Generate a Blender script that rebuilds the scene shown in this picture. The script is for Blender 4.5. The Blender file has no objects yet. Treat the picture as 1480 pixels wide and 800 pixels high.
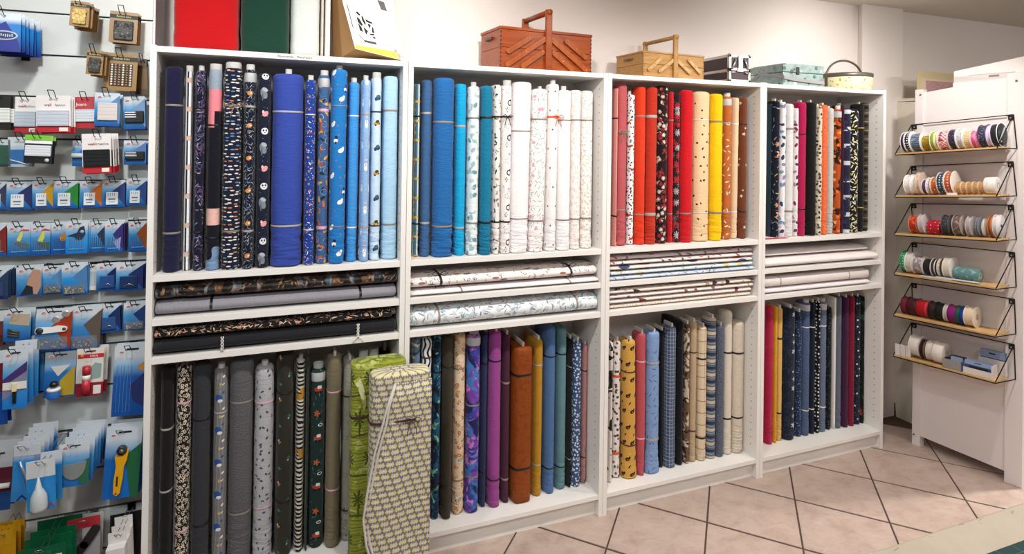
import bpy, bmesh, math, random
from mathutils import Matrix, Vector, noise
S = bpy.context.scene
COL = S.collection
random.seed(7)
PI = math.pi

# ------------------------------------------------------------------ camera
cam = bpy.data.cameras.new('camera')
camo = bpy.data.objects.new('camera', cam); COL.objects.link(camo)
cam.sensor_fit = 'HORIZONTAL'; cam.sensor_width = 36.0
cam.lens = 877.31 / 1480 * 36.0
cam.shift_y = -202.4142 / 1480          # the photo was cropped off-centre (verticals stay parallel)
cam.clip_start = 0.02
camo.matrix_world = Matrix.Translation((0.4052, -2.4253, 1.7015)) @ (
    Matrix.Rotation(-0.3742, 4, 'Z') @ Matrix.Rotation(1.5779, 4, 'X') @ Matrix.Rotation(0.0143, 4, 'Z'))
S.camera = camo

# ------------------------------------------------------------------ light
S.view_settings.view_transform = 'Standard'
S.view_settings.look = 'None'
S.view_settings.gamma = 1.0
S.view_settings.use_curve_mapping = False
S.view_settings.exposure = 0.25
w = bpy.data.worlds.new('world'); S.world = w; w.use_nodes = True
w.node_tree.nodes['Background'].inputs[0].default_value = (.9, .95, 1, 1)
w.node_tree.nodes['Background'].inputs[1].default_value = 0.05

def area(name, loc, size, energy, color, target=None, sy=None):
    l = bpy.data.lights.new(name, 'AREA'); l.shape = 'RECTANGLE'; l.size = size; l.size_y = sy or size
    l.energy = energy; l.color = color
    o = bpy.data.objects.new(name, l); COL.objects.link(o); o.location = loc
    if target: o.rotation_euler = (Vector(target) - Vector(loc)).to_track_quat('-Z', 'Y').to_euler()
    return o
def spot(name, loc, target, energy, color, ang=80, blend=.6, rad=.05):
    l = bpy.data.lights.new(name, 'SPOT'); l.spot_size = math.radians(ang); l.spot_blend = blend
    l.energy = energy; l.color = color; l.shadow_soft_size = rad
    o = bpy.data.objects.new(name, l); COL.objects.link(o); o.location = loc
    o.rotation_euler = (Vector(target) - Vector(loc)).to_track_quat('-Z', 'Y').to_euler()
    return o
# ceiling spots in a row about a metre in front of the shelves, two unseen fill
# panels added over the shop floor to lift the shade, and one to the right of the stand
WARM = (1, .945, .885); NEUT = (1, .985, .965); COOL = (.95, .99, 1)
spot('ceiling_spot', (-.12, -1.05, 2.54), (-.05, .1, 1.15), 40, NEUT, 120, .8)
spot('ceiling_spot', (1.05, -1.0, 2.54), (1.10, .1, 1.3), 56, WARM, 122, .8)
spot('ceiling_spot', (2.15, -1.0, 2.54), (2.15, .1, .8), 46, WARM, 112, .9)
spot('ceiling_spot', (3.15, -.98, 2.54), (3.25, .1, 1.3), 52, WARM, 120, .8)
spot('ceiling_spot', (3.2, -.50, 2.54), (3.85, -.2, 1.6), 15, WARM, 75, .8)
area('ceiling_fill', (-.45, -2.3, 2.55), 1.2, 36, COOL, (-.45, -1.6, 0), .6)
area('ceiling_fill', (2.2, -2.9, 2.55), 1.2, 18, NEUT, (2.2, -2.4, 0), .6)
spot('ceiling_spot', (5.1, -.80, 2.5), (3.3, -.85, 0), 260, WARM, 54, .5, .12)

area('ceiling_fill', (4.95, -2.3, 2.5), .9, 26, WARM, (4.95, -1.6, 0), .6)  # added fill that brightens the upper right wall and ceiling
spot('wall_washer', (3.35, -.42, 2.54), (3.38, .32, 2.12), 7, WARM, 84, .9)
spot('wall_washer', (1.0, -.42, 2.54), (1.0, .32, 2.12), 6, WARM, 84, .9)
spot('counter_fill', (2.1, -1.95, 2.54), (2.0, -1.75, 0), 34, NEUT, 52, .4)  # unseen lamp added to brighten the counter
# ------------------------------------------------------------------ helpers
def lin(h):
    h = h.lstrip('#'); v = [int(h[i:i + 2], 16) / 255 for i in (0, 2, 4)]
    return tuple(x / 12.92 if x <= .04045 else ((x + .055) / 1.055) ** 2.4 for x in v) + (1,)

class NB:
    def __init__(s, name, rough=.6, metal=0, spec=.5, **k):
        s.mat = bpy.data.materials.new(name); s.mat.use_nodes = True
        s.nt = s.mat.node_tree; s.b = s.nt.nodes['Principled BSDF']
        s.b.inputs['Roughness'].default_value = rough; s.b.inputs['Metallic'].default_value = metal
        s.b.inputs['Specular IOR Level'].default_value = spec
        for a, v in k.items(): s.b.inputs[a].default_value = v
    def n(s, t, **p):
        o = s.nt.nodes.new(t)
        for a, v in p.items(): setattr(o, a, v)
        return o
    def l(s, a, b): s.nt.links.new(a, b)
    def put(s, inp, v):
        if isinstance(v, (int, float)): inp.default_value = v
        elif isinstance(v, tuple): inp.default_value = v
        else: s.l(v, inp)
    def m(s, op, *a):
        o = s.n('ShaderNodeMath', operation=op)
        for i, v in enumerate(a): s.put(o.inputs[i], v)
        return o.outputs[0]
    def mix(s, f, a, b):
        o = s.n('ShaderNodeMix', data_type='RGBA')
        s.put(o.inputs[0], f); s.put(o.inputs[6], a); s.put(o.inputs[7], b)
        return o.outputs[2]
    def ramp(s, f, cols, interp='CONSTANT', pos=None):
        o = s.n('ShaderNodeValToRGB'); r = o.color_ramp; r.interpolation = interp
        n = len(cols); pos = pos or [i / n for i in range(n)]
        while len(r.elements) < n: r.elements.new(1)
        for e, p, c in zip(r.elements, pos, cols): e.position = p; e.color = c
        s.put(o.inputs[0], f); return o.outputs[0]
    def coord(s, kind='UV'):
        if kind == 'UV': return s.n('ShaderNodeUVMap').outputs[0]
        return s.n('ShaderNodeTexCoord').outputs[kind]
    def noise(s, vec, scale, detail=3, dist=0, rough=.5):
        o = s.n('ShaderNodeTexNoise'); s.l(vec, o.inputs['Vector'])
        o.inputs['Scale'].default_value = scale; o.inputs['Detail'].default_value = detail
        o.inputs['Roughness'].default_value = rough; o.inputs['Distortion'].default_value = dist
        return o.outputs[0]
    def map(s, vec, scale=(1, 1, 1), loc=(0, 0, 0), rot=0):
        o = s.n('ShaderNodeMapping'); s.l(vec, o.inputs[0]); o.inputs['Location'].default_value = loc
        o.inputs['Scale'].default_value = scale; o.inputs['Rotation'].default_value = (0, 0, rot)
        return o.outputs[0]
    def bump(s, h, strength, dist=.002):
        o = s.n('ShaderNodeBump'); o.inputs['Strength'].default_value = strength
        o.inputs['Distance'].default_value = dist; s.put(o.inputs['Height'], h)
        s.l(o.outputs[0], s.b.inputs['Normal'])
    def base(s, c): s.put(s.b.inputs['Base Color'], c); return s.mat

_P = {}
def P(hexc, rough=.5, metal=0, **k):
    key = (hexc, rough, metal, tuple(sorted(k.items())))
    if key not in _P: _P[key] = NB('plain', rough, metal, **k).base(lin(hexc))
    return _P[key]

def wrinkle_bump(nb, uv, wr):
    v = nb.map(uv, (13, 46, 1)); h1 = nb.noise(v, 1, 3, 2.2)
    v2 = nb.map(uv, (900, 900, 1)); h2 = nb.noise(v2, 1, 1)
    sp = nb.n('ShaderNodeSeparateXYZ'); nb.l(uv, sp.inputs[0])
    mr = nb.n('ShaderNodeMapRange'); nb.l(sp.outputs[1], mr.inputs[0])        # cloth bunches up near the foot of a bolt
    for i_, q_ in zip((1, 2, 3, 4), (.02, .2, 1.7, .55)): mr.inputs[i_].default_value = q_
    nb.bump(nb.m('ADD', nb.m('MULTIPLY', h1, mr.outputs[0]), nb.m('MULTIPLY', h2, .10)), .5 * wr, .008)

def fabric(base, layers=(), rough=.9, wr=1.0, sheen=.15):
    nb = NB('fabric', rough, spec=.2)
    nb.b.inputs['Sheen Weight'].default_value = sheen
    uv = nb.coord(); col = lin(base)
    mot = nb.noise(nb.map(uv, (14, 9, 1)), 1, 3)
    hsv = nb.n('ShaderNodeHueSaturation'); hsv.inputs['Color'].default_value = col
    nb.l(nb.m('ADD', .93, nb.m('MULTIPLY', mot, .14)), hsv.inputs['Value'])
    col = hsv.outputs[0]
    for i, L in enumerate(layers):
        t = L[0]; k = L[-1] if isinstance(L[-1], dict) else {}
        sd = (i * 3.7 + k.get('seed', 0) + .31, i * 1.9 + .17, 0)
        if t == 'm':
            _, sc, ax, ay, cols = L[:5]
            if sc < 60: sc *= 1.3
            v = nb.map(uv, (sc * k.get('asp', 1), sc, 1), sd)
            vv = v
            if k.get('dist'):
                no = nb.n('ShaderNodeTexNoise'); nb.l(v, no.inputs['Vector']); no.inputs['Scale'].default_value = k.get('ds', 3)
                mx = nb.n('ShaderNodeVectorMath', operation='MULTIPLY_ADD'); nb.l(no.outputs['Color'], mx.inputs[0])
                mx.inputs[1].default_value = (k['dist'],) * 3; nb.l(v, mx.inputs[2]); vv = mx.outputs[0]
            vo = nb.n('ShaderNodeTexVoronoi', voronoi_dimensions='2D', feature='F1')
            vo.inputs['Scale'].default_value = 1; vo.inputs['Randomness'].default_value = k.get('rnd', 1)
            nb.l(vv, vo.inputs['Vector'])
            sub = nb.n('ShaderNodeVectorMath', operation='SUBTRACT'); nb.l(vv, sub.inputs[0]); nb.l(vo.outputs['Position'], sub.inputs[1])
            sx = nb.n('ShaderNodeSeparateXYZ'); nb.l(sub.outputs[0], sx.inputs[0])
            sc_ = nb.n('ShaderNodeSeparateColor'); nb.l(vo.outputs['Color'], sc_.inputs[0])
            ang = nb.m('ADD', k.get('rot', 0), nb.m('MULTIPLY', sc_.outputs[2], 6.28 * k.get('rr', 1)))
            ca, sa = nb.m('COSINE', ang), nb.m('SINE', ang)
            X, Y = sx.outputs[0], sx.outputs[1]
            xr = nb.m('ADD', nb.m('MULTIPLY', X, ca), nb.m('MULTIPLY', Y, sa))
            yr = nb.m('SUBTRACT', nb.m('MULTIPLY', Y, ca), nb.m('MULTIPLY', X, sa))
            d = nb.m('ADD', nb.m('POWER', nb.m('ABSOLUTE', nb.m('DIVIDE', xr, ax)), 2), nb.m('POWER', nb.m('ABSOLUTE', nb.m('DIVIDE', yr, ay)), 2))
            if k.get('lobes'):
                th = nb.m('ARCTAN2', yr, xr); d = nb.m('DIVIDE', d, nb.m('ADD', .62, nb.m('MULTIPLY', .55, nb.m('COSINE', nb.m('MULTIPLY', th, k['lobes'])))))
            mask = nb.m('LESS_THAN', d, 1)
            if 'hole' in k: mask = nb.m('MULTIPLY', mask, nb.m('GREATER_THAN', d, k['hole']))
            if k.get('fill', 1) < 1: mask = nb.m('MULTIPLY', mask, nb.m('LESS_THAN', sc_.outputs[1], k['fill']))
            c = lin(cols[0]) if len(cols) == 1 else nb.ramp(sc_.outputs[0], [lin(x) for x in cols])
        elif t == 'g':            # printed repeat: one ellipse per cell of a lattice (metres)
            _, pu, pv, ou, ov, ax, ay, c = L[:8]; c = lin(c)
            sp = nb.n('ShaderNodeSeparateXYZ'); nb.l(uv, sp.inputs[0])
            vv = nb.m('DIVIDE', nb.m('SUBTRACT', sp.outputs[1], ov), pv)
            row = nb.m('FLOOR', nb.m('ADD', vv, .5))
            uu = nb.m('ADD', nb.m('DIVIDE', nb.m('SUBTRACT', sp.outputs[0], ou), pu), nb.m('MULTIPLY', row, k.get('stag', 0)))
            fu = nb.m('MULTIPLY', nb.m('SUBTRACT', nb.m('FRACT', nb.m('ADD', uu, 50.5)), .5), pu)
            fv = nb.m('MULTIPLY', nb.m('SUBTRACT', vv, row), pv)
            a_ = k.get('rot', 0); ca, sa = math.cos(a_), math.sin(a_)
            xr = nb.m('ADD', nb.m('MULTIPLY', fu, ca), nb.m('MULTIPLY', fv, sa)); yr = nb.m('SUBTRACT', nb.m('MULTIPLY', fv, ca), nb.m('MULTIPLY', fu, sa))
            pw_ = k.get('sq', 2)
            d = nb.m('ADD', nb.m('POWER', nb.m('ABSOLUTE', nb.m('DIVIDE', xr, ax)), pw_), nb.m('POWER', nb.m('ABSOLUTE', nb.m('DIVIDE', yr, ay)), pw_))
            if k.get('lobes'):
                th = nb.m('ARCTAN2', yr, xr); d = nb.m('DIVIDE', d, nb.m('ADD', .62, nb.m('MULTIPLY', .55, nb.m('COSINE', nb.m('MULTIPLY', th, k['lobes'])))))
            mask = nb.m('LESS_THAN', d, 1)
            if 'hole' in k: mask = nb.m('MULTIPLY', mask, nb.m('GREATER_THAN', d, k['hole']))
        elif t in 'vh':
            _, per, duty, c = L[:4]; c = lin(c)
            sp = nb.n('ShaderNodeSeparateXYZ'); nb.l(uv, sp.inputs[0])
            a, b = (sp.outputs[0], sp.outputs[1]) if t == 'v' else (sp.outputs[1], sp.outputs[0])
            if k.get('amp'):
                a = nb.m('ADD', a, nb.m('MULTIPLY', nb.m('SINE', nb.m('MULTIPLY', b, 6.283 / k.get('wl', .05))), k['amp']))
            if k.get('dist'):
                a = nb.m('ADD', a, nb.m('MULTIPLY', nb.noise(uv, k.get('ds', 20)), k['dist']))
            f = nb.m('FRACT', nb.m('ADD', nb.m('DIVIDE', a, per), 10 + k.get('ph', 0)))
            mask = nb.m('LESS_THAN', f, duty)
        elif t == 'n':
            _, sc, thr, c = L[:4]; c = lin(c)
            h = nb.noise(nb.map(uv, (sc * k.get('asp', 1), sc, 1), sd), 1, k.get('det', 2), k.get('dist', 0))
            if k.get('soft'):
                mr = nb.n('ShaderNodeMapRange'); nb.l(h, mr.inputs[0]); mr.inputs[1].default_value = thr - k['soft']; mr.inputs[2].default_value = thr + k['soft']
                mask = mr.outputs[0]
            else: mask = nb.m('GREATER_THAN', h, thr)
        if 'vmin' in k or 'vmax' in k:
            sp = nb.n('ShaderNodeSeparateXYZ'); nb.l(uv, sp.inputs[0])
            mask = nb.m('MULTIPLY', mask, nb.m('MULTIPLY', nb.m('GREATER_THAN', sp.outputs[1], k.get('vmin', -9)), nb.m('LESS_THAN', sp.outputs[1], k.get('vmax', 9))))
        if k.get('a', 1) < 1: mask = nb.m('MULTIPLY', mask, k['a'])
        col = nb.mix(mask, col, c)
    wrinkle_bump(nb, uv, wr)
    return nb.base(col)

def new_mesh(name, verts, faces, mat, uvs=None, smooth=False):
    me = bpy.data.meshes.new(name); me.from_pydata(verts, [], faces)
    if mat: me.materials.append(mat)
    if uvs:
        ul = me.uv_layers.new(name='UVMap')
        for li, l in enumerate(me.loops): ul.data[li].uv = uvs[li]
    if smooth: me.polygons.foreach_set('use_smooth', [True] * len(me.polygons))
    me.update(); return me
def link(name, me, parent=None, loc=None, rot=None):
    o = bpy.data.objects.new(name, me); COL.objects.link(o)
    if parent: o.parent = parent
    if loc is not None: o.location = loc
    if rot is not None: o.rotation_euler = rot
    return o
def from_bm(name, bm, mat, parent=None, smooth=False, loc=None, rot=None):
    me = bpy.data.meshes.new(name); bm.to_mesh(me); bm.free()
    ul = me.uv_layers.new(name='UVMap').data             # plain front projection, in metres
    for l in me.loops:
        c_ = me.vertices[l.vertex_index].co; ul[l.index].uv = (c_.x, c_.z + .35 * c_.y)
    me.materials.append(mat)
    if smooth: me.polygons.foreach_set('use_smooth', [True] * len(me.polygons))
    return link(name, me, parent, loc, rot)
def empty(name, loc, label, cat, group=None, rz=0):
    o = bpy.data.objects.new(name, None); COL.objects.link(o); o.location = loc; o.rotation_euler = (0, 0, rz)
    o.empty_display_size = .02
    return tag(o, label, cat, group)
def tag(o, label, cat, group=None):
    o['label'] = label; o['category'] = cat
    if group: o['group'] = group
    return o
def bx(bm, x0, x1, y0, y1, z0, z1, bev=0):
    r = bmesh.ops.create_cube(bm, size=1, matrix=Matrix.Translation(((x0 + x1) / 2, (y0 + y1) / 2, (z0 + z1) / 2)) @ Matrix.Diagonal((x1 - x0, y1 - y0, z1 - z0, 1)))
    if bev:
        es = set()
        for v in r['verts']: es.update(v.link_edges)
        bmesh.ops.bevel(bm, geom=list(es), offset=bev, segments=2, affect='EDGES', profile=.6)
def boxo(name, mat, parent, *c, bev=0, smooth=False):
    bm = bmesh.new(); bx(bm, *c, bev=bev); return from_bm(name, bm, mat, parent, smooth)
def struct(o): o['kind'] = 'structure'; return o
def tube(bm, pts, r, n=6, caps=True):
    pts = [Vector(p) for p in pts]; rings = []
    up = None
    for i, p in enumerate(pts):
        t = (pts[min(i + 1, len(pts) - 1)] - pts[max(i - 1, 0)]).normalized()
        if up is None: up = Vector((0, 0, 1)) if abs(t.z) < .9 else Vector((1, 0, 0))
        a = t.cross(up).normalized(); b = a.cross(t).normalized(); up = b
        rr = r[i] if isinstance(r, (list, tuple)) else r
        rings.append([bm.verts.new(p + (a * math.cos(2 * PI * j / n) + b * math.sin(2 * PI * j / n)) * rr) for j in range(n)])
    for A, B in zip(rings, rings[1:]):
        for j in range(n): bm.faces.new((A[j], A[(j + 1) % n], B[(j + 1) % n], B[j]))
    if caps: bm.faces.new(rings[0]); bm.faces.new(rings[-1][::-1])
def tubeo(name, mat, parent, pts, r, n=6, smooth=True):
    bm = bmesh.new(); tube(bm, pts, r, n); bmesh.ops.recalc_face_normals(bm, faces=bm.faces); return from_bm(name, bm, mat, parent, smooth)
def prism(bm, pts, y0, y1):
    """extrude an x-z outline (any order) from y0 to y1"""
    a = [bm.verts.new((x, y0, z)) for x, z in pts]; b = [bm.verts.new((x, y1, z)) for x, z in pts]
    n = len(pts); bm.faces.new(a); bm.faces.new(b[::-1])
    for i in range(n): bm.faces.new((a[i], b[i], b[(i + 1) % n], a[(i + 1) % n]))
def prismo(name, mat, parent, pts, y0, y1):
    bm = bmesh.new(); prism(bm, pts, y0, y1); bmesh.ops.recalc_face_normals(bm, faces=bm.faces); return from_bm(name, bm, mat, parent)
def circ(cx, cz, r, n=16, rz=None, a0=0): return [(cx + r * math.cos(a0 + 2 * PI * i / n), cz + (rz or r) * math.sin(a0 + 2 * PI * i / n)) for i in range(n)]
def lathe(name, mat, parent, prof, axis='z', n=20, smooth=True, loc=None):
    """prof: (radius, height) list turned about an axis"""
    vs, fs = [], []
    for r, h in prof:
        for j in range(n):
            a = 2 * PI * j / n; c, s_ = r * math.cos(a), r * math.sin(a)
            vs.append({'z': (c, s_, h), 'y': (c, h, s_), 'x': (h, c, s_)}[axis])
    m = len(prof)
    for i in range(m - 1):
        for j in range(n): fs.append((i * n + j, i * n + (j + 1) % n, (i + 1) * n + (j + 1) % n, (i + 1) * n + j))
    if prof[0][0] > 1e-6: fs.append(tuple(range(n)))
    if prof[-1][0] > 1e-6: fs.append(tuple(range((m - 1) * n, m * n)))
    uv = []
    for f in fs:
        for vi in f: uv.append(((vi % n) / n * 2 * PI * max(p[0] for p in prof), prof[vi // n][1]))
    me = new_mesh(name, vs, fs, mat, uv)
    bm = bmesh.new(); bm.from_mesh(me); bmesh.ops.recalc_face_normals(bm, faces=bm.faces); bm.to_mesh(me); bm.free()
    if smooth:
        for p in me.polygons: p.use_smooth = len(p.vertices) == 4
    return link(name, me, parent, loc)
_txt = {}
def text_mesh(body, size, mat, depth=.0004):
    k = (body, size, mat.name)
    if k not in _txt:
        c = bpy.data.curves.new('lettering', 'FONT'); c.body = body; c.size = size; c.extrude = depth
        c.align_x = 'CENTER'; c.align_y = 'CENTER'; c.resolution_u = 2
        o = bpy.data.objects.new('lettering', c); COL.objects.link(o)
        dg = bpy.context.evaluated_depsgraph_get()
        me = bpy.data.meshes.new_from_object(o.evaluated_get(dg)); bpy.data.objects.remove(o); bpy.data.curves.remove(c)
        me.materials.clear(); me.materials.append(mat); _txt[k] = me
    return _txt[k]
def text(body, size, mat, parent, loc, rot=(PI / 2, 0, 0)):
    return link('lettering', text_mesh(body, size, mat), parent, loc, rot)

WHITE = None
def painted(hexc, rough=.45, bump=.15, name='painted'):
    nb = NB(name, rough, spec=.4); tc = nb.coord('Object')
    h = nb.noise(tc, 40, 4); v = nb.noise(tc, 2.5, 3)
    c = lin(hexc)
    hs = nb.n('ShaderNodeHueSaturation'); hs.inputs['Color'].default_value = c
    nb.l(nb.m('ADD', .97, nb.m('MULTIPLY', v, .06)), hs.inputs['Value'])
    nb.bump(h, bump, .001); return nb.base(hs.outputs[0])
def wood(c1, c2, rough=.45, axis=(3, 30, 30)):
    nb = NB('wood', rough, spec=.4); tc = nb.coord('Object')
    v = nb.map(tc, axis); g = nb.noise(v, 1.2, 5, 1.2)
    col = nb.ramp(g, [lin(c1), lin(c2), lin(c1)], 'LINEAR', [.3, .55, .75]); nb.bump(g, .1, .001)
    return nb.base(col)

# ------------------------------------------------------------------ room
WALL = painted('#f0e9e5', .8, .1, 'wall_paint'); CEIL = painted('#ece5dc', .9, .1, 'ceiling_paint')
ZC = 2.58
struct(boxo('wall_back', WALL, None, -2.4, 6.0, .32, .44, 0, ZC))
DIM = painted('#b9b1a8', .8, .1, 'darkened_wall')  # unseen walls coloured darker so they bounce less light
struct(boxo('wall_left', DIM, None, -2.5, -2.4, -4.2, .32, 0, ZC))
struct(boxo('wall_right', DIM, None, 6.0, 6.1, -4.2, .32, 0, ZC))
struct(boxo('wall_front', DIM, None, -2.4, 6.0, -4.3, -4.2, 0, ZC))
struct(boxo('ceiling', CEIL, None, -2.5, 6.1, -4.3, .44, ZC, ZC + .1))
bm = bmesh.new()                                   # boxed-in column in the corner, its left flank slanting back
pl_ = [(3.80, .32), (3.775, .27), (4.135, .27), (4.135, .32)]
a = [bm.verts.new((x, y, 0)) for x, y in pl_]; b = [bm.verts.new((x, y, ZC)) for x, y in pl_]
bm.faces.new(a); bm.faces.new(b[::-1])
for i in range(4): bm.faces.new((a[i], b[i], b[(i + 1) % 4], a[(i + 1) % 4]))
bmesh.ops.recalc_face_normals(bm, faces=bm.faces)
struct(from_bm('trim_1', bm, WALL))

# floor: grout bed and diagonal tiles, one object per tile
nb = NB('grout', .9); floor = struct(boxo('floor', nb.base(lin('#523f35')), None, -2.5, 6.1, -4.3, .44, -.1, -.004))
nb = NB('floor_tile', .38, spec=.45); tc = nb.coord('Object')
oi = nb.n('ShaderNodeObjectInfo')
off = nb.n('ShaderNodeVectorMath', operation='ADD'); nb.l(tc, off.inputs[0])
cmb = nb.n('ShaderNodeCombineXYZ'); nb.l(nb.m('MULTIPLY', oi.outputs['Random'], 40), cmb.inputs[0]); nb.l(cmb.outputs[0], off.inputs[1])
n1 = nb.noise(nb.map(off.outputs[0], (4, 5, 4)), 2.2, 7, .35, .66); n2 = nb.noise(off.outputs[0], 60, 4); n3 = nb.noise(nb.map(off.outputs[0], (2, 9, 2)), 5, 4, 1.5)
c = nb.ramp(n1, [lin('#a48f84'), lin('#b5a196'), lin('#c0aea3')], 'LINEAR', [.3, .5, .72])
c = nb.mix(nb.m('MULTIPLY', nb.m('GREATER_THAN', n3, .64), .14), c, lin('#8b6a5e'))
hs = nb.n('ShaderNodeHueSaturation'); nb.l(c, hs.inputs['Color']); nb.l(nb.m('ADD', .9, nb.m('ADD', nb.m('MULTIPLY', n2, .12), nb.m('MULTIPLY', oi.outputs['Random'], .08))), hs.inputs['Value'])
nb.bump(nb.m('ADD', n2, n1), .12, .002); TILE = nb.base(hs.outputs[0])
kA, kB, g = .89, .92, .004        # slopes dx/dy of the two joint families
sx = .5165
def lat(i, j):                     # crossing of joint i of family A and j of family B
    xa, xb = 1.925 + .5195 * i, 2.048 + .5135 * j
    y = (xb - xa) / (kA + kB); return xa + kA * y, y + .02
tile_me = None
for i in range(-5, 12):
    for j in range(-9, 9):
        ga, gb = .010, .0165
        q = [lat(i + ga, j + gb), lat(i + 1 - ga, j + gb), lat(i + 1 - ga, j + 1 - gb), lat(i + ga, j + 1 - gb)]
        cx, cy = sum(p[0] for p in q) / 4, sum(p[1] for p in q) / 4
        if not (.2 < cx < 5.0 and -1.75 < cy < .27): continue
        if tile_me is None:
            k = 1.0
            vs = [((p[0] - cx) * k, (p[1] - cy) * k, z) for z in (-.006, -.001) for p in q] + [((p[0] - cx) * (k - .012), (p[1] - cy) * (k - .012), 0) for p in q]
            fs = [(8, 9, 10, 11)] + [(a, (a + 1) % 4, (a + 1) % 4 + 4, a + 4) for a in range(4)] + [(a + 4, (a + 1) % 4 + 4, (a + 1) % 4 + 8, a + 8) for a in range(4)]
            tile_me = new_mesh('tile', vs, fs, TILE)
            bm = bmesh.new(); bm.from_mesh(tile_me); bmesh.ops.recalc_face_normals(bm, faces=bm.faces); bm.to_mesh(tile_me); bm.free()
            if tile_me.polygons[0].normal.z < 0: tile_me.flip_normals()
        link('tile', tile_me, floor, (cx, cy, 0))

# ------------------------------------------------------------------ bookcases
LAM = painted('#eceae6', .35, .05, 'white_laminate'); HOLE = P('#a8a29b', .9)
BX = [0, .9065, 1.8273, 2.742, 3.6329]
TH, D = .0205, .30
ZA, ZB, ZCs, ZP, ZTOP = 1.1912, 1.0376, .904, .0787, 1.9962
LAB = ['first white bookcase from the left, beside the slatwall of notions',
       'second white bookcase from the left, under the dark wooden sewing box',
       'third white bookcase from the left, under the pale wooden sewing box',
       'fourth white bookcase, rightmost of the row, under the yellow tin basket']
for i in range(4):
    x0, x1 = BX[i] + .0008, BX[i + 1] - .0008; W = x1 - x0
    t = empty('bookcase', (x0, 0, 0), LAB[i], 'bookcase', 'white bookcases along the back wall')
    for xx in (0, W - TH): boxo('side_panel', LAM, t, xx, xx + TH, 0, D, 0, 2.02, bev=.0012)
    boxo('top_panel', LAM, t, TH, W - TH, .001, D - .012, ZTOP, ZTOP + .0205, bev=.001)
    for z in (ZA, ZB, ZCs): boxo('shelf', LAM, t, TH, W - TH, .004, D - .012, z, z + .0235, bev=.0012)
    boxo('bottom_panel', LAM, t, TH, W - TH, .002, D - .012, ZP, ZP + .0205, bev=.001)
    boxo('plinth', LAM, t, TH, W - TH, .03, .046, 0, ZP)
    boxo('back_panel', LAM, t, .006, W - .006, D - .012, D - .006, .03, 2.01)
    bm = bmesh.new()
    for xx in (TH + .0006, W - TH - .0006):
        for z in [.16 + .0365 * k for k in range(50)]:
            if any(abs(z - q - .01) < .022 for q in (ZA, ZB, ZCs, ZTOP)): continue
            bmesh.ops.create_cube(bm, size=1, matrix=Matrix.Translation((xx, .042, z)) @ Matrix.Diagonal((.0008, .006, .006, 1)))
    o = from_bm('pin_holes', bm, HOLE, t); o['kind'] = 'stuff'
    if i == 0: text('Baumwolle - Meterware', .0125, P('#2c2a28', .8), t, (.475, .0004, ZTOP + .010))

# ------------------------------------------------------------------ slatwall
SL = painted('#dfe4e1', .4, .05, 'slatwall_laminate'); DK = P('#23282a', .6); ALU = P('#b9bfc0', .35, .7)
sw = empty('slatwall_panel', (-.66, .12, 0), 'pale grey slatwall panel left of the bookcases, hung with sewing notions', 'display panel')
boxo('backing_board', DK, sw, -.64, .652, .012, .2, 0, 2.55)
zt = [2.12 - .1453 * k for k in range(-3, 15)]
for k, z in enumerate(zt[:-1]):
    z2 = zt[k + 1]
    boxo('slat', SL, sw, -.64, .648, 0, .011, z2 + .0045, z - .0035, bev=.0015)
    boxo('groove_rail', ALU, sw, -.64, .648, .002, .0119, z - .0034, z - .0008)
boxo('end_trim', P('#dfe3e1', .4), sw, .6485, .656, -.001, .2, 0, 2.55)

# ------------------------------------------------------------------ cabinet in the corner, right of the fourth bookcase
CAB = painted('#d9d2c4', .5, .05, 'cream_laminate')
cb = empty('cabinet', (4.088, 0, 0), 'cream cabinet in the dark corner behind the ribbon stand', 'cabinet')
prof = [(.275, .09), (.262, .085), (.255, .0), (.0, .0), (.0, 1.975), (.275, 1.985)]
bm = bmesh.new()
va = [bm.verts.new((0, y, z)) for y, z in prof]; vb = [bm.verts.new((.02, y, z)) for y, z in prof]
bm.faces.new(va); bm.faces.new(vb[::-1])
for i in range(6): bm.faces.new((va[i], vb[i], vb[(i + 1) % 6], va[(i + 1) % 6]))
bmesh.ops.recalc_face_normals(bm, faces=bm.faces); from_bm('side_panel', bm, CAB, cb)
boxo('carcass', CAB, cb, .02, .6, .03, .275, .02, 1.95)
boxo('worktop', CAB, cb, 0, .62, 0, .275, 1.986, 2.004)
pp = empty('shaded_wall_strip', (4.045, .318, 0), 'narrow cream board for the shaded strip of wall behind the fourth bookcase', 'wall strip')
boxo('shaded_strip', CAB, pp, 0, .042, -.028, 0, .0, 2.0)  # added board, darker than the wall, for a strip of it in shade
boxo('foot', DK, cb, .002, .03, .257, .276, 0, .084)  # dark block for the shade in the recess of the rear notch

# ------------------------------------------------------------------ ribbon stand
TH_S = math.atan2(.148, .989)
ST = Matrix.Translation((3.84, -.02, 0)) @ Matrix.Rotation(TH_S, 4, 'Z')
STW = painted('#e6e0df', .4, .05, 'stand_laminate')
st = empty('display_stand', (3.84, -.02, 0), 'tall white display stand carrying six wire ribbon shelves', 'display stand', rz=TH_S)
boxo('post', STW, st, 0, .045, -.042, 0, 0, 2.03, bev=.002)
boxo('post', STW, st, .0002, .05, -.515, -.44, 0.0, 2.085, bev=.002)
prof = [(-.042, .058), (-.44, .05), (-.44, 2.068), (-.042, 2.012)]
bm = bmesh.new(); va = [bm.verts.new((.012, y, z)) for y, z in prof]; vb = [bm.verts.new((.03, y, z)) for y, z in prof]
bm.faces.new(va); bm.faces.new(vb[::-1])
for i in range(4): bm.faces.new((va[i], vb[i], vb[(i + 1) % 4], va[(i + 1) % 4]))
bmesh.ops.recalc_face_normals(bm, faces=bm.faces); from_bm('side_panel', bm, STW, st)
boxo('end_panel', STW, st, .05, .95, -.512, -.49, .07, 2.06)
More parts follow.
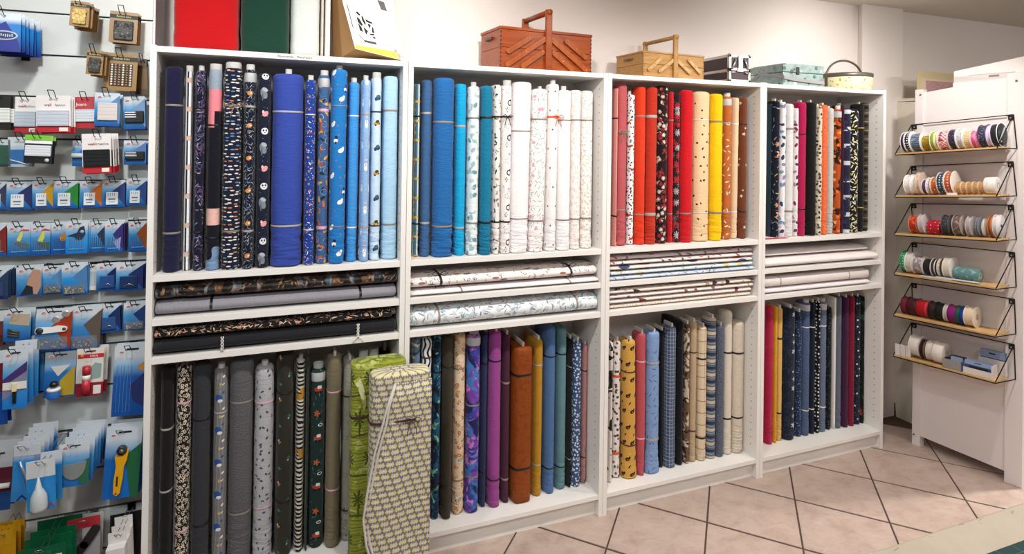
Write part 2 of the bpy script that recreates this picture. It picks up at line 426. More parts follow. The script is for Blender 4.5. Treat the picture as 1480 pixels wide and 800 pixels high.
boxo('light_stop', STW, st, .1, .95, -.48, -.465, .001, .08)  # board added to stop lamp light leaking under the stand
boxo('top_panel', STW, st, .03, .215, -.49, 0, 1.99, 2.01)
boxo('top_panel', STW, st, .2155, .95, -.49, -.22, 1.99, 2.01)  # unseen extension added to block lamp light from above
boxo('back_post', STW, st, .17, .215, -.042, 0, 0, 1.99)
boxo('foot', P('#a9814f', .5), st, .055, .1, -.512, -.47, 0, .069)
boxo('brace', STW, st, .045, .17, -.03, -.012, .03, .075)
for y, z in ((-.012, .06), (-.03, 2.0), (-.48, 2.045)): lathe('bolt', P('#7d766c', .4, .6), st, [(0, -.005), (.005, -.005), (.005, .004)], 'x', 8, loc=(0 if y > -.4 else .0, y, z))

OAK = wood('#b98b55', '#d9b27a', .4, (30, 3, 30)); WIRE = P('#1d1a18', .45, .6); BRK = P('#151412', .5)
ROWS = [(1.661, .046), (1.422, .046), (1.207, .040), (.984, .023), (.751, .020), (.524, .018)]
POSN = ['topmost', 'second from top', 'third from top', 'fourth from top', 'fifth from top', 'lowest']
RB = 'wire ribbon shelves on the white stand'
SHM = []
for r, (z, dz) in enumerate(ROWS):
    M = ST @ Matrix.Translation((0, 0, z)) @ Matrix.Rotation(-math.atan(dz / .5), 4, 'X'); SHM.append(M)
    s = empty('ribbon_shelf', (0, 0, 0), f'oak and black wire ribbon shelf, {POSN[r]} on the white stand', 'shelf', RB); s.matrix_world = M
    boxo('board', OAK, s, -.15, -.012, -.462, .03, -.004, .005, bev=.001)
    bm = bmesh.new(); R = .0028
    for y in (0.0, -.486):
        yf = .026 if y == 0 else -.46
        tube(bm, [(-.003, y, .168), (-.003, y, -.004)], R); tube(bm, [(-.003, y, .168), (-.152, yf, .0)], R)
        tube(bm, [(-.003, y, -.005), (-.152, yf, -.005)], R)
    tube(bm, [(-.003, 0, .168), (-.003, -.486, .168)], R); tube(bm, [(-.152, .026, -.006), (-.152, -.46, -.006)], R)
    bmesh.ops.recalc_face_normals(bm, faces=bm.faces); from_bm('wire_frame', bm, WIRE, s, True)
    for y in (-.015, -.474):
        b = boxo('bracket', BRK, s, -.006, -.001, y - .011, y + .011, .142, .168)
        lathe('screw', P('#c9c4ba', .3, .8), b, [(.004, -.002), (.003, .001)], 'x', 8, loc=(-.006, y, .153))

# ------------------------------------------------------------------ counter with cutting mat, bottom right
CT = NB('counter_top', .4); tc = CT.coord('Object'); n = CT.noise(tc, 9, 5, .5); s2 = CT.noise(CT.map(tc, (8, 30, 8)), 2, 3, 1)
cc = CT.ramp(n, [lin('#d3c6b0'), lin('#dfd3bf')], 'LINEAR', [.3, .7]); cc = CT.mix(CT.m('MULTIPLY', CT.m('GREATER_THAN', s2, .70), .55), cc, lin('#93816a'))
ctr = empty('cutting_counter', (2.35, -1.86, 0), 'beige cutting counter in the foreground at bottom right', 'counter')
boxo('worktop', CT.base(cc), ctr, -1.15, 1.15, -.29, .293, .868, .9, bev=.004)
boxo('front_panel', LAM, ctr, -1.1, 1.1, .2, .22, .05, .868)
for xx in (-1.1, 1.08): boxo('side_panel', LAM, ctr, xx, xx + .02, -.25, .2, 0, .868)
nb = NB('cutting_mat', .55); tc = nb.coord('Object'); v = nb.n('ShaderNodeSeparateXYZ'); nb.l(tc, v.inputs[0])
gx = nb.m('LESS_THAN', nb.m('FRACT', nb.m('ADD', nb.m('DIVIDE', v.outputs[0], .05), 40)), .03); gy = nb.m('LESS_THAN', nb.m('FRACT', nb.m('ADD', nb.m('DIVIDE', v.outputs[1], .05), 40.5)), .03)
m_ = boxo('cutting_mat', nb.base(nb.mix(nb.m('MULTIPLY', nb.m('MAXIMUM', gx, gy), .4), lin('#22494c'), lin('#8fb0a8'))), None, 1.62, 3.2, -2.1, -1.653, .9003, .903)
tag(m_, 'dark teal cutting mat on the beige counter in the foreground corner', 'cutting mat')

# ------------------------------------------------------------------ fabric rolls standing upright
BAND = {k: P(v, .45) for k, v in dict(grey='#8b827c', black='#17161a', silver='#aaa39e', white='#e3dfdd', pink='#dfa9bd', orange='#e2551c', brown='#4a3029', yellow='#d8a52c', taupe='#8d7f76').items()}
CARD = P('#cfccc6', .7); TUBEM = P('#c3c2be', .7); KRAFT = P('#b79a72', .8)
def section(hw, d, n=20, p=2.6):
    """closed outline of a bolt seen from above; front at y=0, depth d"""
    pts = []
    for k in range(n):
        a = 2 * PI * k / n + PI / 2
        c, s_ = math.cos(a), math.sin(a)
        pts.append((hw * math.copysign(abs(c) ** (2 / p), c), d / 2 + d / 2 * math.copysign(abs(s_) ** (2 / p), s_)))
    return pts
def bolt_mesh(name, hw, d, h, mat, wr=.0012, seed=0, lean=0, n=20, rows=22, p=2.6, flare=0, fold=0, waist=0, rmax=.0011):
    sec = section(hw, d, n, p); vs = []; m = rows
    per = [0]
    for k in range(n): per.append(per[-1] + math.hypot(sec[(k + 1) % n][0] - sec[k][0], sec[(k + 1) % n][1] - sec[k][1]))
    dm = min(.016, hw * .6)
    fz = .17 if fold else 0
    hs = [0, .004] + [fz * k / 40 for k in range(1, 41) if fold] + [fz + (h - fz) * k / (m - 3) for k in range(1, m - 3)] + [h - dm, h - dm * .55, h - dm * .18, h]
    sc = [.84, .98] + [1] * (len(hs) - 6) + [.995, .95, .80, .42]; m = len(hs)
    for hh, s_ in zip(hs, sc):
        f = hh / h
        for k in range(n):
            x, y = sec[k]
            low = .8 + 2.6 * max(0, 1 - f * 5)
            r = 1.5 * wr * low * (noise.noise((x * 25 + seed, y * 12, hh * 45)) + .4 * noise.noise((x * 14 + seed, y * 8 + 3, hh * 95)))
            if fold and f < .3: r += fold * .0011 * math.sin(hh * 400 + 5 * noise.noise((x * 9 + seed, y * 9, hh * 9)) + x * 30) * min(1, hh / .02) * max(0, 1 - hh / .17) ** .8
            r = min(r, rmax)
            fl = 1 + flare * max(0, 1 - f * 4) - waist * (math.exp(-((f - .18) / .05) ** 2) + math.exp(-((f - .80) / .05) ** 2))
            cx, cy = x, y - d / 2; L = math.hypot(cx, cy) or 1
            vs.append((cx * s_ * fl + cx / L * r + lean * (f - .5), d / 2 + cy * s_ + cy / L * r, hh))
    fs = []; uv = []
    for i in range(m - 1):
        for k in range(n):
            k2 = (k + 1) % n
            fs.append((i * n + k, i * n + k2, (i + 1) * n + k2, (i + 1) * n + k))
            for kk, ii in ((k, i), (k + 1, i), (k + 1, i + 1), (k, i + 1)): uv.append((per[kk] - per[-1] / 2, hs[ii]))
    for ring, rev in ((0, True), (m - 1, False)):
        f = [ring * n + k for k in range(n)]
        f = f[::-1] if rev else f
        fs.append(tuple(f)); uv += [(vs[q][0], hs[ring] + vs[q][1]) for q in f]
    return new_mesh(name, vs, fs, mat, uv, True), sec
def band_mesh(sec, hw, d, z, wd, mat, lean_off=0, grow=.0013):
    n = len(sec); vs = []
    for zz, g_ in ((z - wd / 2, grow * .5), (z - wd / 3, grow), (z + wd / 3, grow), (z + wd / 2, grow * .5)):
        for x, y in sec:
            cx, cy = x, y - d / 2; L = math.hypot(cx, cy)
            vs.append((cx + cx / L * g_ + lean_off, d / 2 + cy + cy / L * g_, zz))
    fs = [(i * n + k, i * n + (k + 1) % n, (i + 1) * n + (k + 1) % n, (i + 1) * n + k) for i in range(3) for k in range(n)]
    return new_mesh('band', vs, fs, mat, None, True)
def bow(parent, x, y, z, mat, size=.02):
    b = bmesh.new()
    for s_ in (-1, 1):
        tube(b, [(x, y, z), (x + s_ * size * .5, y - .006, z + size * .35), (x + s_ * size, y - .005, z + .1 * size), (x + s_ * size * .6, y - .004, z - size * .2), (x, y - .001, z)], .0018, 5)
        tube(b, [(x, y, z), (x + s_ * size * .4, y - .005, z - size * .8), (x + s_ * size * .55, y - .003, z - size * 1.6)], .0016, 5)
    bmesh.ops.recalc_face_normals(b, faces=b.faces); from_bm('bow', b, mat, parent, True)
WRAPM = P('#b9bdc0', .4)
g = lambda pu, pv, ou, ov, ax, ay, c, **k: ('g', pu, pv, ou, ov, ax, ay, c, k)
ORD = ['first', 'second', 'third', 'fourth']
def roll(x0, x1, yf, z0, zt, desc, base, layers, o, where, group, dmax=.17):
    w_ = x1 - x0; hw = w_ / 2 - .0021; h = zt - z0
    if o.get('flat'): d = o['flat']
    else: d = min(max(w_ * 1.15, .085), .2) if dmax > .1 else dmax
    d = min(d, .285 - yf)
    t = empty(o.get('nm', 'fabric_roll'), ((x0 + x1) / 2, yf, z0), f'{desc}, {where}', 'fabric roll', group)
    mat = fabric(base, layers, wr=o.get('wr', 1), sheen=o.get('sheen', .12), rough=o.get('rough', .9))
    lean = o.get('lean', 0) + .0012 * math.sin(x0 * 997)
    me, sec = bolt_mesh('fabric', hw, d, h, mat, o.get('geo', .0011), seed=x0 * 31 + z0 * 7, lean=lean, p=o.get('p', 2.5), flare=o.get('flare', 0), fold=0 if (o.get('p', 2.5) > 3.5) else o.get('wr', 1) ** 1.3, waist=o.get('waist', .02))
    link('fabric', me, t)
    bc = o.get('band', 'grey')
    if bc:
        wd = o.get('bw', .007)
        for f in o.get('bz', (.19, .81)):
            z = h * f
            off = lean * (f - .5)
            bo = link('band', band_mesh(sec, hw, d, z, wd, BAND[bc], off), t)
        if o.get('bow'): bow(t, off + hw * .5 * o['bow'], -.002, z, BAND[bc], min(.03, w_ * .5))
    core = o.get('core', 'tube')
    if core == 'tube':
        r = min(.012, hw * .55); lathe('core_tube', TUBEM, t, [(r * .75, h - .03), (r, h - .03), (r, h + .018), (r * .72, h + .018), (r * .72, h - .028)], 'z', 12, loc=(lean / 2, min(d * .45, .05), 0))
    elif core == 'wide':
        r = hw * .86; lathe('core_tube', TUBEM, t, [(r * .9, h - .03), (r, h - .03), (r, h + .018), (r * .9, h + .02), (r * .9, h - .028)], 'z', 16, loc=(lean / 2, min(d * .5, r + .008), 0))
    elif core == 'board':
        b = min(.005, hw * .34); up_ = zt > 1.5; boxo('core_board', CARD, t, lean / 2 - b, lean / 2 + b, d * (.3 if up_ else .12), d * (.55 if up_ else .9), h - .03, h + (.011 if up_ else .016), bev=.0015)
    elif core == 'wrap':
        r = hw * 1.0; me2 = band_mesh(sec, hw, d, h - .033, .034, WRAPM, lean / 2, .002); link('paper_wrap', me2, t)
        lathe('core_tube', TUBEM, t, [(r * .6, h - .03), (r * .7, h - .03), (r * .7, h + .016), (r * .6, h + .016), (r * .6, h - .028)], 'z', 14, loc=(lean / 2, min(d * .5, r), 0))
    return t
# desc, base colour, printed layers, options
m = lambda sc, ax, ay, cols, **k: ('m', sc, ax, ay, cols, k)
v = lambda per, duty, c, **k: ('v', per, duty, c, k)
h = lambda per, duty, c, **k: ('h', per, duty, c, k)
n = lambda sc, thr, c, **k: ('n', sc, thr, c, k)
SPEC = {
'u1t': [
 ('plain dark navy fabric roll', '#1b1b3c', [], dict(core=None)),
 ('narrow white and navy striped roll with small peach dots', '#eef0f2', [v(.016, .36, '#1c2138', ph=.32), g(.2, .105, .004, .06, .010, .010, '#d9b3a2')], dict(core='wide', band=None)),
 ('dark purple floral roll', '#151528', [n(40, .54, '#4d4468', dist=2), m(60, .09, .5, ['#8d6488', '#46507a', '#b08aa8', '#2c3048'], fill=.85), n(9, .56, '#15162a', dist=1), m(46, .07, .45, ['#a0aec4'], fill=.45)], dict(band='black')),
 ('black jersey panel roll with grey and pink top', '#10111c', [n(3, -1, '#93a0b0', vmin=.655), n(3, .0, '#e58791', vmin=.52, vmax=.66), ('v', .11, .45, '#10111c', dict(vmin=.52, vmax=.58)), n(4, -1, '#e3b6ac', vmin=.165, vmax=.225), n(6, .5, '#7795bb', vmax=.12)], dict(core='wide', band='black', bz=(.16, .72))),
 ('navy roll with scattered coloured dashes', '#141c33', [m(66, .38, .17, ['#e8e4da', '#c9793f', '#e3dfd6', '#5f86b4', '#d9d4cc'], rr=0, rnd=.55, asp=.75)], dict(core='wide', band='taupe', bow=.6)),
 ('dark roll with orange tigers and pale palm leaves', '#12162a', [m(52, .07, .55, ['#5c7391', '#a9adb0', '#4a5670'], fill=.9), m(44, .06, .55, ['#8d97a0', '#3c4a66'], fill=.8), g(.2, .12, .0, .05, .010, .008, '#d48a3c', rot=.5), g(.2, .12, .004, .05, .003, .003, '#f0e6d8'), m(70, .06, .4, ['#c9c9c4'], fill=.35)], dict(core='wrap', band='silver')),
 ('navy roll with white pandas, zebras and pink flamingos', '#161d31', [g(.2, .205, .004, .10, .0135, .0125, '#dfe1e3'), g(.2, .205, -.001, .103, .003, .004, '#161d31'), g(.2, .205, .009, .103, .003, .004, '#161d31'), g(.2, .205, .004, .095, .0025, .0015, '#161d31'), g(.2, .205, -.002, .035, .012, .020, '#7b828c', rot=.4), g(.2, .205, .002, .05, .011, .007, '#a9afb6', rot=-.5), g(.2, .205, -.006, .022, .003, .014, '#5a616c'), g(.2, .205, .006, .165, .013, .009, '#e59a9a', rot=.6), g(.2, .205, -.003, .172, .004, .006, '#efc0bc'), m(60, .06, .06, ['#c9ccd2'], fill=.3)], dict(core=None, band=None)),
 ('widest roll of plain royal blue fabric', '#33499f', [], dict(band='silver', bz=(.21, .80), geo=.002)),
 ('royal blue space print roll with planets and stars', '#1f3f94', [m(30, .2, .2, ['#c98b3a', '#c9784a', '#2f77c0', '#d0a04a'], fill=.6, lobes=5), m(80, .12, .12, ['#e9eef5'], fill=.6), m(34, .32, .06, ['#9fb8e0', '#e6eef6'], fill=.5)], dict(band='white', bw=.004)),
 ('slate blue roll with rust foxes and white paper wrap', '#3e5f8d', [m(24, .16, .42, ['#b5522d', '#222a3c', '#c9683a', '#d9a04a'], fill=.75, dist=.3), m(26, .4, .4, ['#9db3cf', '#c4d2e4'], fill=.5, hole=.82)], dict(core='wrap', band='pink', bw=.012)),
 ('bright blue roll with white birds and small red dots', '#2076bd', [g(.075, .10, .008, .04, .012, .0085, '#eef2f4', stag=.5, rot=.5), g(.075, .10, .016, .049, .005, .006, '#eef2f4', stag=.5), g(.075, .20, -.012, .09, .006, .007, '#15202c', stag=.5), g(.075, .20, -.013, .078, .009, .007, '#e6ecf0', stag=.5), g(.075, .20, -.013, .070, .004, .005, '#15202c', stag=.5), m(24, .08, .08, ['#d0514e'], fill=.45)], dict(band='grey', bw=.004, lean=.003)),
 ('plain sky blue roll tied with twisted white cord', '#3f93d8', [], dict(band='white', bw=.006, wr=1.4, lean=.003)),
 ('pale grey blue roll with white bunnies', '#8fb4dd', [g(.04, .085, .0, .03, .0065, .010, '#eef1f5', stag=.5), g(.04, .085, -.004, .045, .0022, .007, '#eef1f5', stag=.5, rot=-.3), g(.04, .085, .004, .045, .0022, .007, '#eef1f5', stag=.5, rot=.3), g(.04, .085, .001, .064, .005, .003, '#e2b9c2', stag=.5), m(40, .1, .1, ['#77889d'], fill=.3)], dict(core='tube', band='silver')),
 ('icy white roll with blue and yellow cars', '#c4dcf0', [g(.2, .20, .003, .05, .015, .008, '#35506f', rot=.3), g(.2, .20, .004, .058, .009, .006, '#46648a', rot=.3), g(.2, .20, .0, .15, .014, .008, '#c79a3d', rot=.3), g(.2, .20, .002, .157, .008, .006, '#3a3a36', rot=.3), g(.2, .10, -.006, .042, .0035, .0035, '#20242c'), g(.2, .10, .010, .048, .0035, .0035, '#20242c')], dict(core='wide', band='black', bw=.006)),
 ('plain pale ice blue roll', '#a9d0ea', [], dict(core=None, band='taupe')),
],
'u2t': [
 ('thin blue and yellow lattice print bolt', '#4f7f95', [v(.028, .2, '#e6ece6'), h(.08, .12, '#dcb747'), m(24, .2, .2, ['#dcb747'], fill=.5, rnd=.2)], dict(core=None, band='black')),
 ('slim denim blue roll', '#3b6290', [], dict(core=None, band='silver', bw=.009, wr=1.3)),
 ('thick cobalt blue roll', '#2467a8', [], dict(core=None, band='grey', bw=.008, geo=.002, wr=1.5, bz=(.17, .75))),
 ('bright cyan roll', '#12a3d6', [], dict(core=None, band='silver', bw=.009, wr=1.5, bz=(.16, .75))),
 ('white roll with soft teal leaf print', '#e3ecec', [m(24, .25, .4, ['#9cbcc0', '#6d9aa6', '#b7ccd0'], fill=.55, dist=.2), n(30, .62, '#a7c0c6')], dict(core='tube', band='grey')),
 ('plain teal roll with black bands', '#12779b', [], dict(core=None, band='black', bw=.009, wr=1.6)),
 ('narrow white roll with brown animal scenes', '#efe9e4', [m(26, .14, .34, ['#4a3c3a', '#bf8a5a', '#8a817d', '#cda58c', '#5a4a46'], fill=.75, dist=.4), m(34, .06, .4, ['#6a5a55'], fill=.3)], dict(core=None, band='black')),
 ('white roll with black animals, grey ferns and pink hearts', '#f3efee', [g(.2, .15, .004, .05, .010, .013, '#2a2c30', hole=.35), g(.2, .15, .010, .062, .004, .005, '#26282c'), g(.2, .15, -.004, .10, .009, .012, '#8f9a90', hole=.5, lobes=5), g(.2, .15, .006, .13, .006, .006, '#e29fb0'), g(.2, .15, -.006, .02, .007, .010, '#3a3c40', hole=.4, lobes=4), m(30, .05, .3, ['#8a9188'], fill=.3)], dict(core='wide', band='black', bow=-.6)),
 ('plain white roll, thickest of the whites', '#f2eef0', [], dict(core=None, band='taupe', bw=.005, lean=.012, bz=(.2, .71))),
 ('white roll with grey twigs and pink blossoms', '#f1edec', [m(38, .07, .5, ['#8f9a94', '#6f7772', '#a7a8a8'], fill=.85), m(16, .2, .14, ['#e2a1b4'], fill=.45)], dict(core='board', band='taupe', lean=.012)),
 ('white roll with few grey dots and an orange bow', '#f1eeee', [g(.04, .085, .004, .03, .004, .0045, '#6d6a72', stag=.4)], dict(core='tube', band='orange', bz=(.80,), bow=1, lean=.008)),
 ('plain white roll with two thin grey bands', '#f3f0f1', [], dict(core='tube', band='taupe', bw=.006)),
 ('narrow white roll with pale beige rainbows', '#f2ebe8', [m(36, .27, .27, ['#d3baaa', '#bcb6ae', '#d9ad9d'], fill=.8, hole=.5)], dict(core=None, band='grey')),
 ('white roll with small grey and rose rainbows', '#f2ebe6', [m(46, .28, .24, ['#8f8880', '#c5978a', '#a59d92'], fill=.85, hole=.4)], dict(core=None, band='taupe')),
],
'u3t': [
 ('thin pale coral bolt', '#e0968f', [], dict(core=None, band='black')),
 ('dusty rose roll tied with a taupe ribbon bow', '#b3565b', [], dict(core=None, band='taupe', bow=-.3, bz=(.22, .70))),
 ('white roll with black specks and red ladybird streaks', '#eceaea', [m(64, .34, .2, ['#26262b', '#4a4a50', '#33333a'], fill=.75, dist=.3), g(.06, .11, .0, .03, .016, .0055, '#b8392f', stag=.3, rot=.35)], dict(band=None)),
 ('plain orange red roll', '#d43a1c', [], dict(core=None, band='taupe')),
 ('plain brick red roll with wide grey bands', '#b8321e', [], dict(core=None, band='silver', bw=.014, lean=.004, wr=1.5)),
 ('black roll with red and cream daisies', '#1a1216', [m(34, .46, .46, ['#e6d3c4', '#a52a2c', '#e0cbb8', '#8a2426'], fill=.9, lobes=11), m(34, .12, .12, ['#1a1216'], fill=1), m(60, .07, .4, ['#e6d3c4', '#9e2f2e'], fill=.5), n(12, .6, '#1a1216', dist=1)], dict(core=None, band=None)),
 ('narrow scarlet roll', '#c3202b', [], dict(core=None, band='grey')),
 ('narrow black roll with grey and red blooms', '#2a2328', [m(20, .5, .44, ['#b9b4b6', '#c22f33', '#6d6870', '#c9343a'], fill=.95, lobes=9), m(20, .12, .12, ['#2a2328'])], dict(core=None, band='brown')),
 ('thick plain bright red roll', '#c4141f', [], dict(core=None, band='grey', bz=(.19,), geo=.0016)),
 ('thick cream roll with small black cats', '#e2c39a', [m(20, .12, .16, ['#3a2a22'], fill=.35, dist=.3), ('g', .5, .05, .045, .0, .006, .011, '#4a3428', dict(hole=.4, sq=4)), ('g', .5, .10, .045, .025, .005, .016, '#3a2a22', dict(sq=5))], dict(core=None, band='white', bw=.004)),
 ('plain bright yellow roll', '#f0c00c', [], dict(core=None, band='taupe', bw=.010)),
 ('rust orange roll with small white sprigs', '#b2632c', [m(26, .1, .34, ['#e8cfae', '#f0e4d2'], fill=.55)], dict(core='wrap', band='silver')),
 ('plain beige roll', '#e0c29c', [], dict(core=None, band='white', lean=.006)),
 ('chocolate brown roll with white flowers', '#6d3a22', [g(.05, .16, .0, .06, .008, .008, '#e9ddd0', lobes=5, stag=.4), g(.05, .16, .008, .09, .005, .005, '#d9cbb8', lobes=5, stag=.4)], dict(core=None, band='black')),
],
'u4t': [
 ('thin dark teal bolt', '#2a4351', [], dict(core=None, band=None)),
 ('navy roll with large peach flowers', '#151b2b', [g(.2, .32, .008, .12, .019, .019, '#e0a886', lobes=5), g(.2, .32, .008, .12, .005, .005, '#8a5a3c'), g(.2, .32, -.004, .17, .014, .013, '#d9946e', lobes=6), m(24, .08, .36, ['#c9a05a', '#7c8aa0', '#a8906a'], fill=.5), m(40, .12, .12, ['#b9a48a'], fill=.3)], dict(core='board', band=None)),
 ('white roll with lilac and navy floral sprays', '#e9e6ea', [m(22, .25, .4, ['#3b4468', '#8d7fae', '#7fa0bd'], fill=.6, dist=.25)], dict(core='board', band=None)),
 ('plain pale grey roll', '#dcdcdb', [], dict(core=None, band='taupe', bw=.010)),
 ('narrow white roll with plum flowers', '#e9e4e6', [m(22, .2, .36, ['#7d3550', '#4a2740', '#b08aa0'], fill=.65, dist=.2)], dict(core=None, band=None)),
 ('plain magenta red bolt', '#a8184c', [], dict(core='board', band='black', bz=(.2, .76))),
 ('plain black roll', '#121215', [], dict(core='board', band=None, wr=1.6)),
 ('cream roll with black and tan flowers', '#d8cfba', [m(40, .28, .4, ['#2a2826', '#8a7550', '#57534a'], fill=.75, dist=.2)], dict(core='board', band=None)),
 ('coral orange roll with darker specks', '#ee6b3f', [m(50, .18, .18, ['#d84f2c', '#f5a07a'], fill=.5)], dict(core='board', band=None)),
 ('light grey crinkled roll', '#bfc2bd', [], dict(core='board', band=None, wr=1.8)),
 ('rust and black batik roll with white core', '#b4511f', [n(16, .53, '#30180f', dist=1.5), m(18, .2, .2, ['#f0b072', '#e8752c'], fill=.6)], dict(core='wrap', band=None)),
 ('very thin plum bolt', '#4a1f38', [], dict(core='board', band=None)),
 ('navy and pale grey striped roll', '#20213a', [h(.095, .24, '#c4cbd9'), n(18, .6, '#2f3350')], dict(core=None, band=None)),
 ('black roll with white and yellow geometric shapes', '#15161d', [m(30, .12, .5, ['#e7e4d4', '#d6c35f', '#e7e4d4'], fill=.9), m(32, .4, .12, ['#e7e4d4', '#cdbb5a'], fill=.7)], dict(core=None, band=None)),
 ('plain black roll with brass coloured tags', '#19181c', [], dict(core='board', band='yellow', bw=.005)),
 ('brown and black plaid bolt', '#4a4036', [v(.03, .3, '#201c18'), h(.05, .3, '#241f1b'), h(.05, .08, '#8d7f6c', ph=.5)], dict(core=None, band=None)),
],
'u1b': [
 ('plain black fabric roll', '#141414', [], dict(core=None, band='silver', bz=(.43, .72))),
 ('black and white leopard roll with pink bands', '#1a1817', [m(74, .40, .32, ['#e6dccb', '#d9cdb8', '#c2b196'], dist=.35, hole=.22), n(90, .60, '#d6cab6')], dict(core=None, band='pink', bz=(.23, .83))),
 ('plain charcoal roll', '#34353a', [], dict(core=None, band='black', bz=(.24, .74))),
 ('grey wood grain roll with blue whales', '#77777a', [v(.013, .3, '#8b8b8c', amp=.003, wl=.2), g(.2, .118, -.008, .05, .014, .013, '#2a5496'), g(.2, .118, -.001, .040, .009, .006, '#dfe3e8'), g(.2, .118, .010, .07, .005, .004, '#2a5496', rot=.7), g(.2, .118, .012, .01, .006, .004, '#e6e3dd', rot=.6), g(.2, .118, .0, .10, .004, .006, '#d0a256'), g(.2, .118, .010, .10, .006, .0025, '#dcdad6', rot=.5)], dict(core='tube', band='silver', bz=(.79,))),
 ('thick heather grey roll', '#57565a', [n(300, .52, '#6a696e', det=1)], dict(core=None, band='grey', bz=(.26, .80), wr=1.3)),
 ('light grey roll with mushrooms and beetles', '#b2b4ba', [m(30, .24, .14, ['#5b4a4c', '#3d5a4a', '#405a82', '#8a5258', '#4a4a50'], fill=.75, dist=.2), m(44, .07, .07, ['#e8e8ea', '#3b3b40'], fill=.6)], dict(core='tube', band='pink', bz=(.28, .82))),
 ('dark olive roll with small green and orange figures', '#2f2f26', [g(.2, .16, .020, .06, .013, .008, '#3d6a4e', rot=.6, lobes=5), g(.2, .16, .026, .066, .006, .006, '#0f100d'), g(.2, .16, .014, .05, .004, .004, '#7fc4a0'), g(.2, .16, -.024, .12, .010, .009, '#c28a52', lobes=4), g(.2, .16, -.028, .125, .004, .004, '#e6dcc8'), g(.2, .16, -.022, .02, .009, .006, '#4a8a66', lobes=5)], dict(core=None, band='black', bz=(.27, .80), flat=.2)),
 ('narrow zebra striped roll with ochre patches', '#d6d2c6', [h(.016, .5, '#1d1b19', dist=.03, ds=16), n(9, .62, '#c08a2e')], dict(core='tube', band=None, wr=1.6)),
 ('very thin dark green roll', '#27382f', [], dict(core='tube', band=None)),
 ('dark green roll with orange and white vehicles', '#1b3230', [g(.2, .19, .0, .05, .015, .008, '#b3372c', sq=4), g(.2, .19, .004, .058, .008, .006, '#e6e3da', sq=4), g(.2, .19, -.004, .145, .012, .012, '#c3602c', lobes=5), g(.2, .19, .010, .10, .010, .006, '#e6e3da', hole=.4), g(.2, .095, -.009, .038, .0045, .0045, '#0b1010'), g(.2, .095, .008, .038, .0045, .0045, '#0b1010'), m(34, .35, .05, ['#3c7a6d', '#58988a'], fill=.55)], dict(core='wrap', band=None)),
 ('olive khaki roll with pale pink bands', '#7c735a', [], dict(core='board', band='pink', bz=(.3, .81))),
 ('grey green roll with faint pencil sketches', '#9c9a8b', [m(15, .25, .17, ['#6a695e'], fill=.4, hole=.7), m(13, .08, .06, ['#5b574b'], fill=.5)], dict(core='board', band='brown', bz=(.17, .80))),
],
'u2b': [
 ('blue grey swirl print roll', '#5e7b93', [n(12, .55, '#24344c', dist=3), n(14, .62, '#d8c5b4', dist=2)], dict(core=None, band=None)),
 ('white roll with wavy black stripes', '#e4e5ea', [v(.022, .42, '#1e2231', amp=.006, wl=.07)], dict(core=None, band='brown', bz=(.9,))),
 ('navy and aqua batik roll', '#152a48', [n(20, .52, '#1f5f86', dist=1, soft=.04), n(26, .60, '#8fd8b4', dist=1.2, soft=.03), n(18, .58, '#0c1626', soft=.04)], dict(core=None, band='black')),
 ('plain dark olive brown roll', '#3b352a', [], dict(core='tube', band='black', bz=(.18, .83))),
 ('cream roll with orange foxes and teal spots', '#dcc6a8', [m(24, .34, .2, ['#cf8a54', '#c9703f', '#6fa6a2', '#a87450'], fill=.85, dist=.35, hole=.12), m(34, .3, .3, ['#efe2cc', '#b9603a'], fill=.4, hole=.5), m(44, .1, .1, ['#a4643f'], fill=.35)], dict(core=None, band='taupe')),
 ('purple and blue marbled galaxy roll', '#38409c', [n(13, .5, '#7a44ae', dist=1.6, soft=.05), n(14, .57, '#cf86d6', dist=2, soft=.04), n(15, .56, '#3f7cc6', dist=1.3, soft=.05), n(12, .6, '#1a2058', dist=1, soft=.05)], dict(core='wrap', band='grey', bz=(.2, .6))),
 ('narrow navy blue roll', '#2c3558', [], dict(core=None, band='black', bz=(.2, .83))),
 ('plain magenta purple roll', '#994590', [], dict(core='board', band='black', bz=(.155, .83))),
 ('dark plum roll with grey tags', '#4b2338', [], dict(core='board', band='grey', bw=.009, bz=(.14, .71))),
 ('thick rust brown leather bolt', '#8b4417', [n(40, .6, '#7a3a12', det=3, soft=.1)], dict(core='board', band='black', flat=.18, bz=(.22, .82), bw=.011, sheen=0, rough=.55, p=4)),
 ('plain mustard yellow bolt', '#b58520', [], dict(core='board', band='silver', bz=(.2, .84), flat=.17)),
 ('plain mid blue bolt', '#4c6f9f', [], dict(core=None, band='black', bz=(.15, .82), flat=.17)),
 ('plain grey teal bolt', '#608890', [], dict(core=None, band='black', bz=(.14, .84), wr=1.4, flat=.17)),
 ('thin black bolt', '#14171c', [], dict(core='board', band='silver', bw=.004)),
 ('blue roll with dense white speckles', '#3d557f', [m(75, .36, .3, ['#d9e1ec', '#c3cfe0'], fill=.85)], dict(core='board', band=None)),
 ('dusty pink crinkled roll', '#b98685', [], dict(core='board', band='brown', wr=2.2, geo=.002)),
],
'u3b': [
 ('thin white roll with black splashes', '#e9e3e0', [n(16, .56, '#24211f', dist=1)], dict(core=None, band=None)),
 ('white roll with brown ornaments and orange bands', '#e2dfdc', [m(30, .28, .24, ['#7d4a3c', '#3a3436', '#8a6a5a', '#5a4a48'], fill=.8, dist=.25)], dict(core='board', band='orange', bw=.012, bz=(.18, .74))),
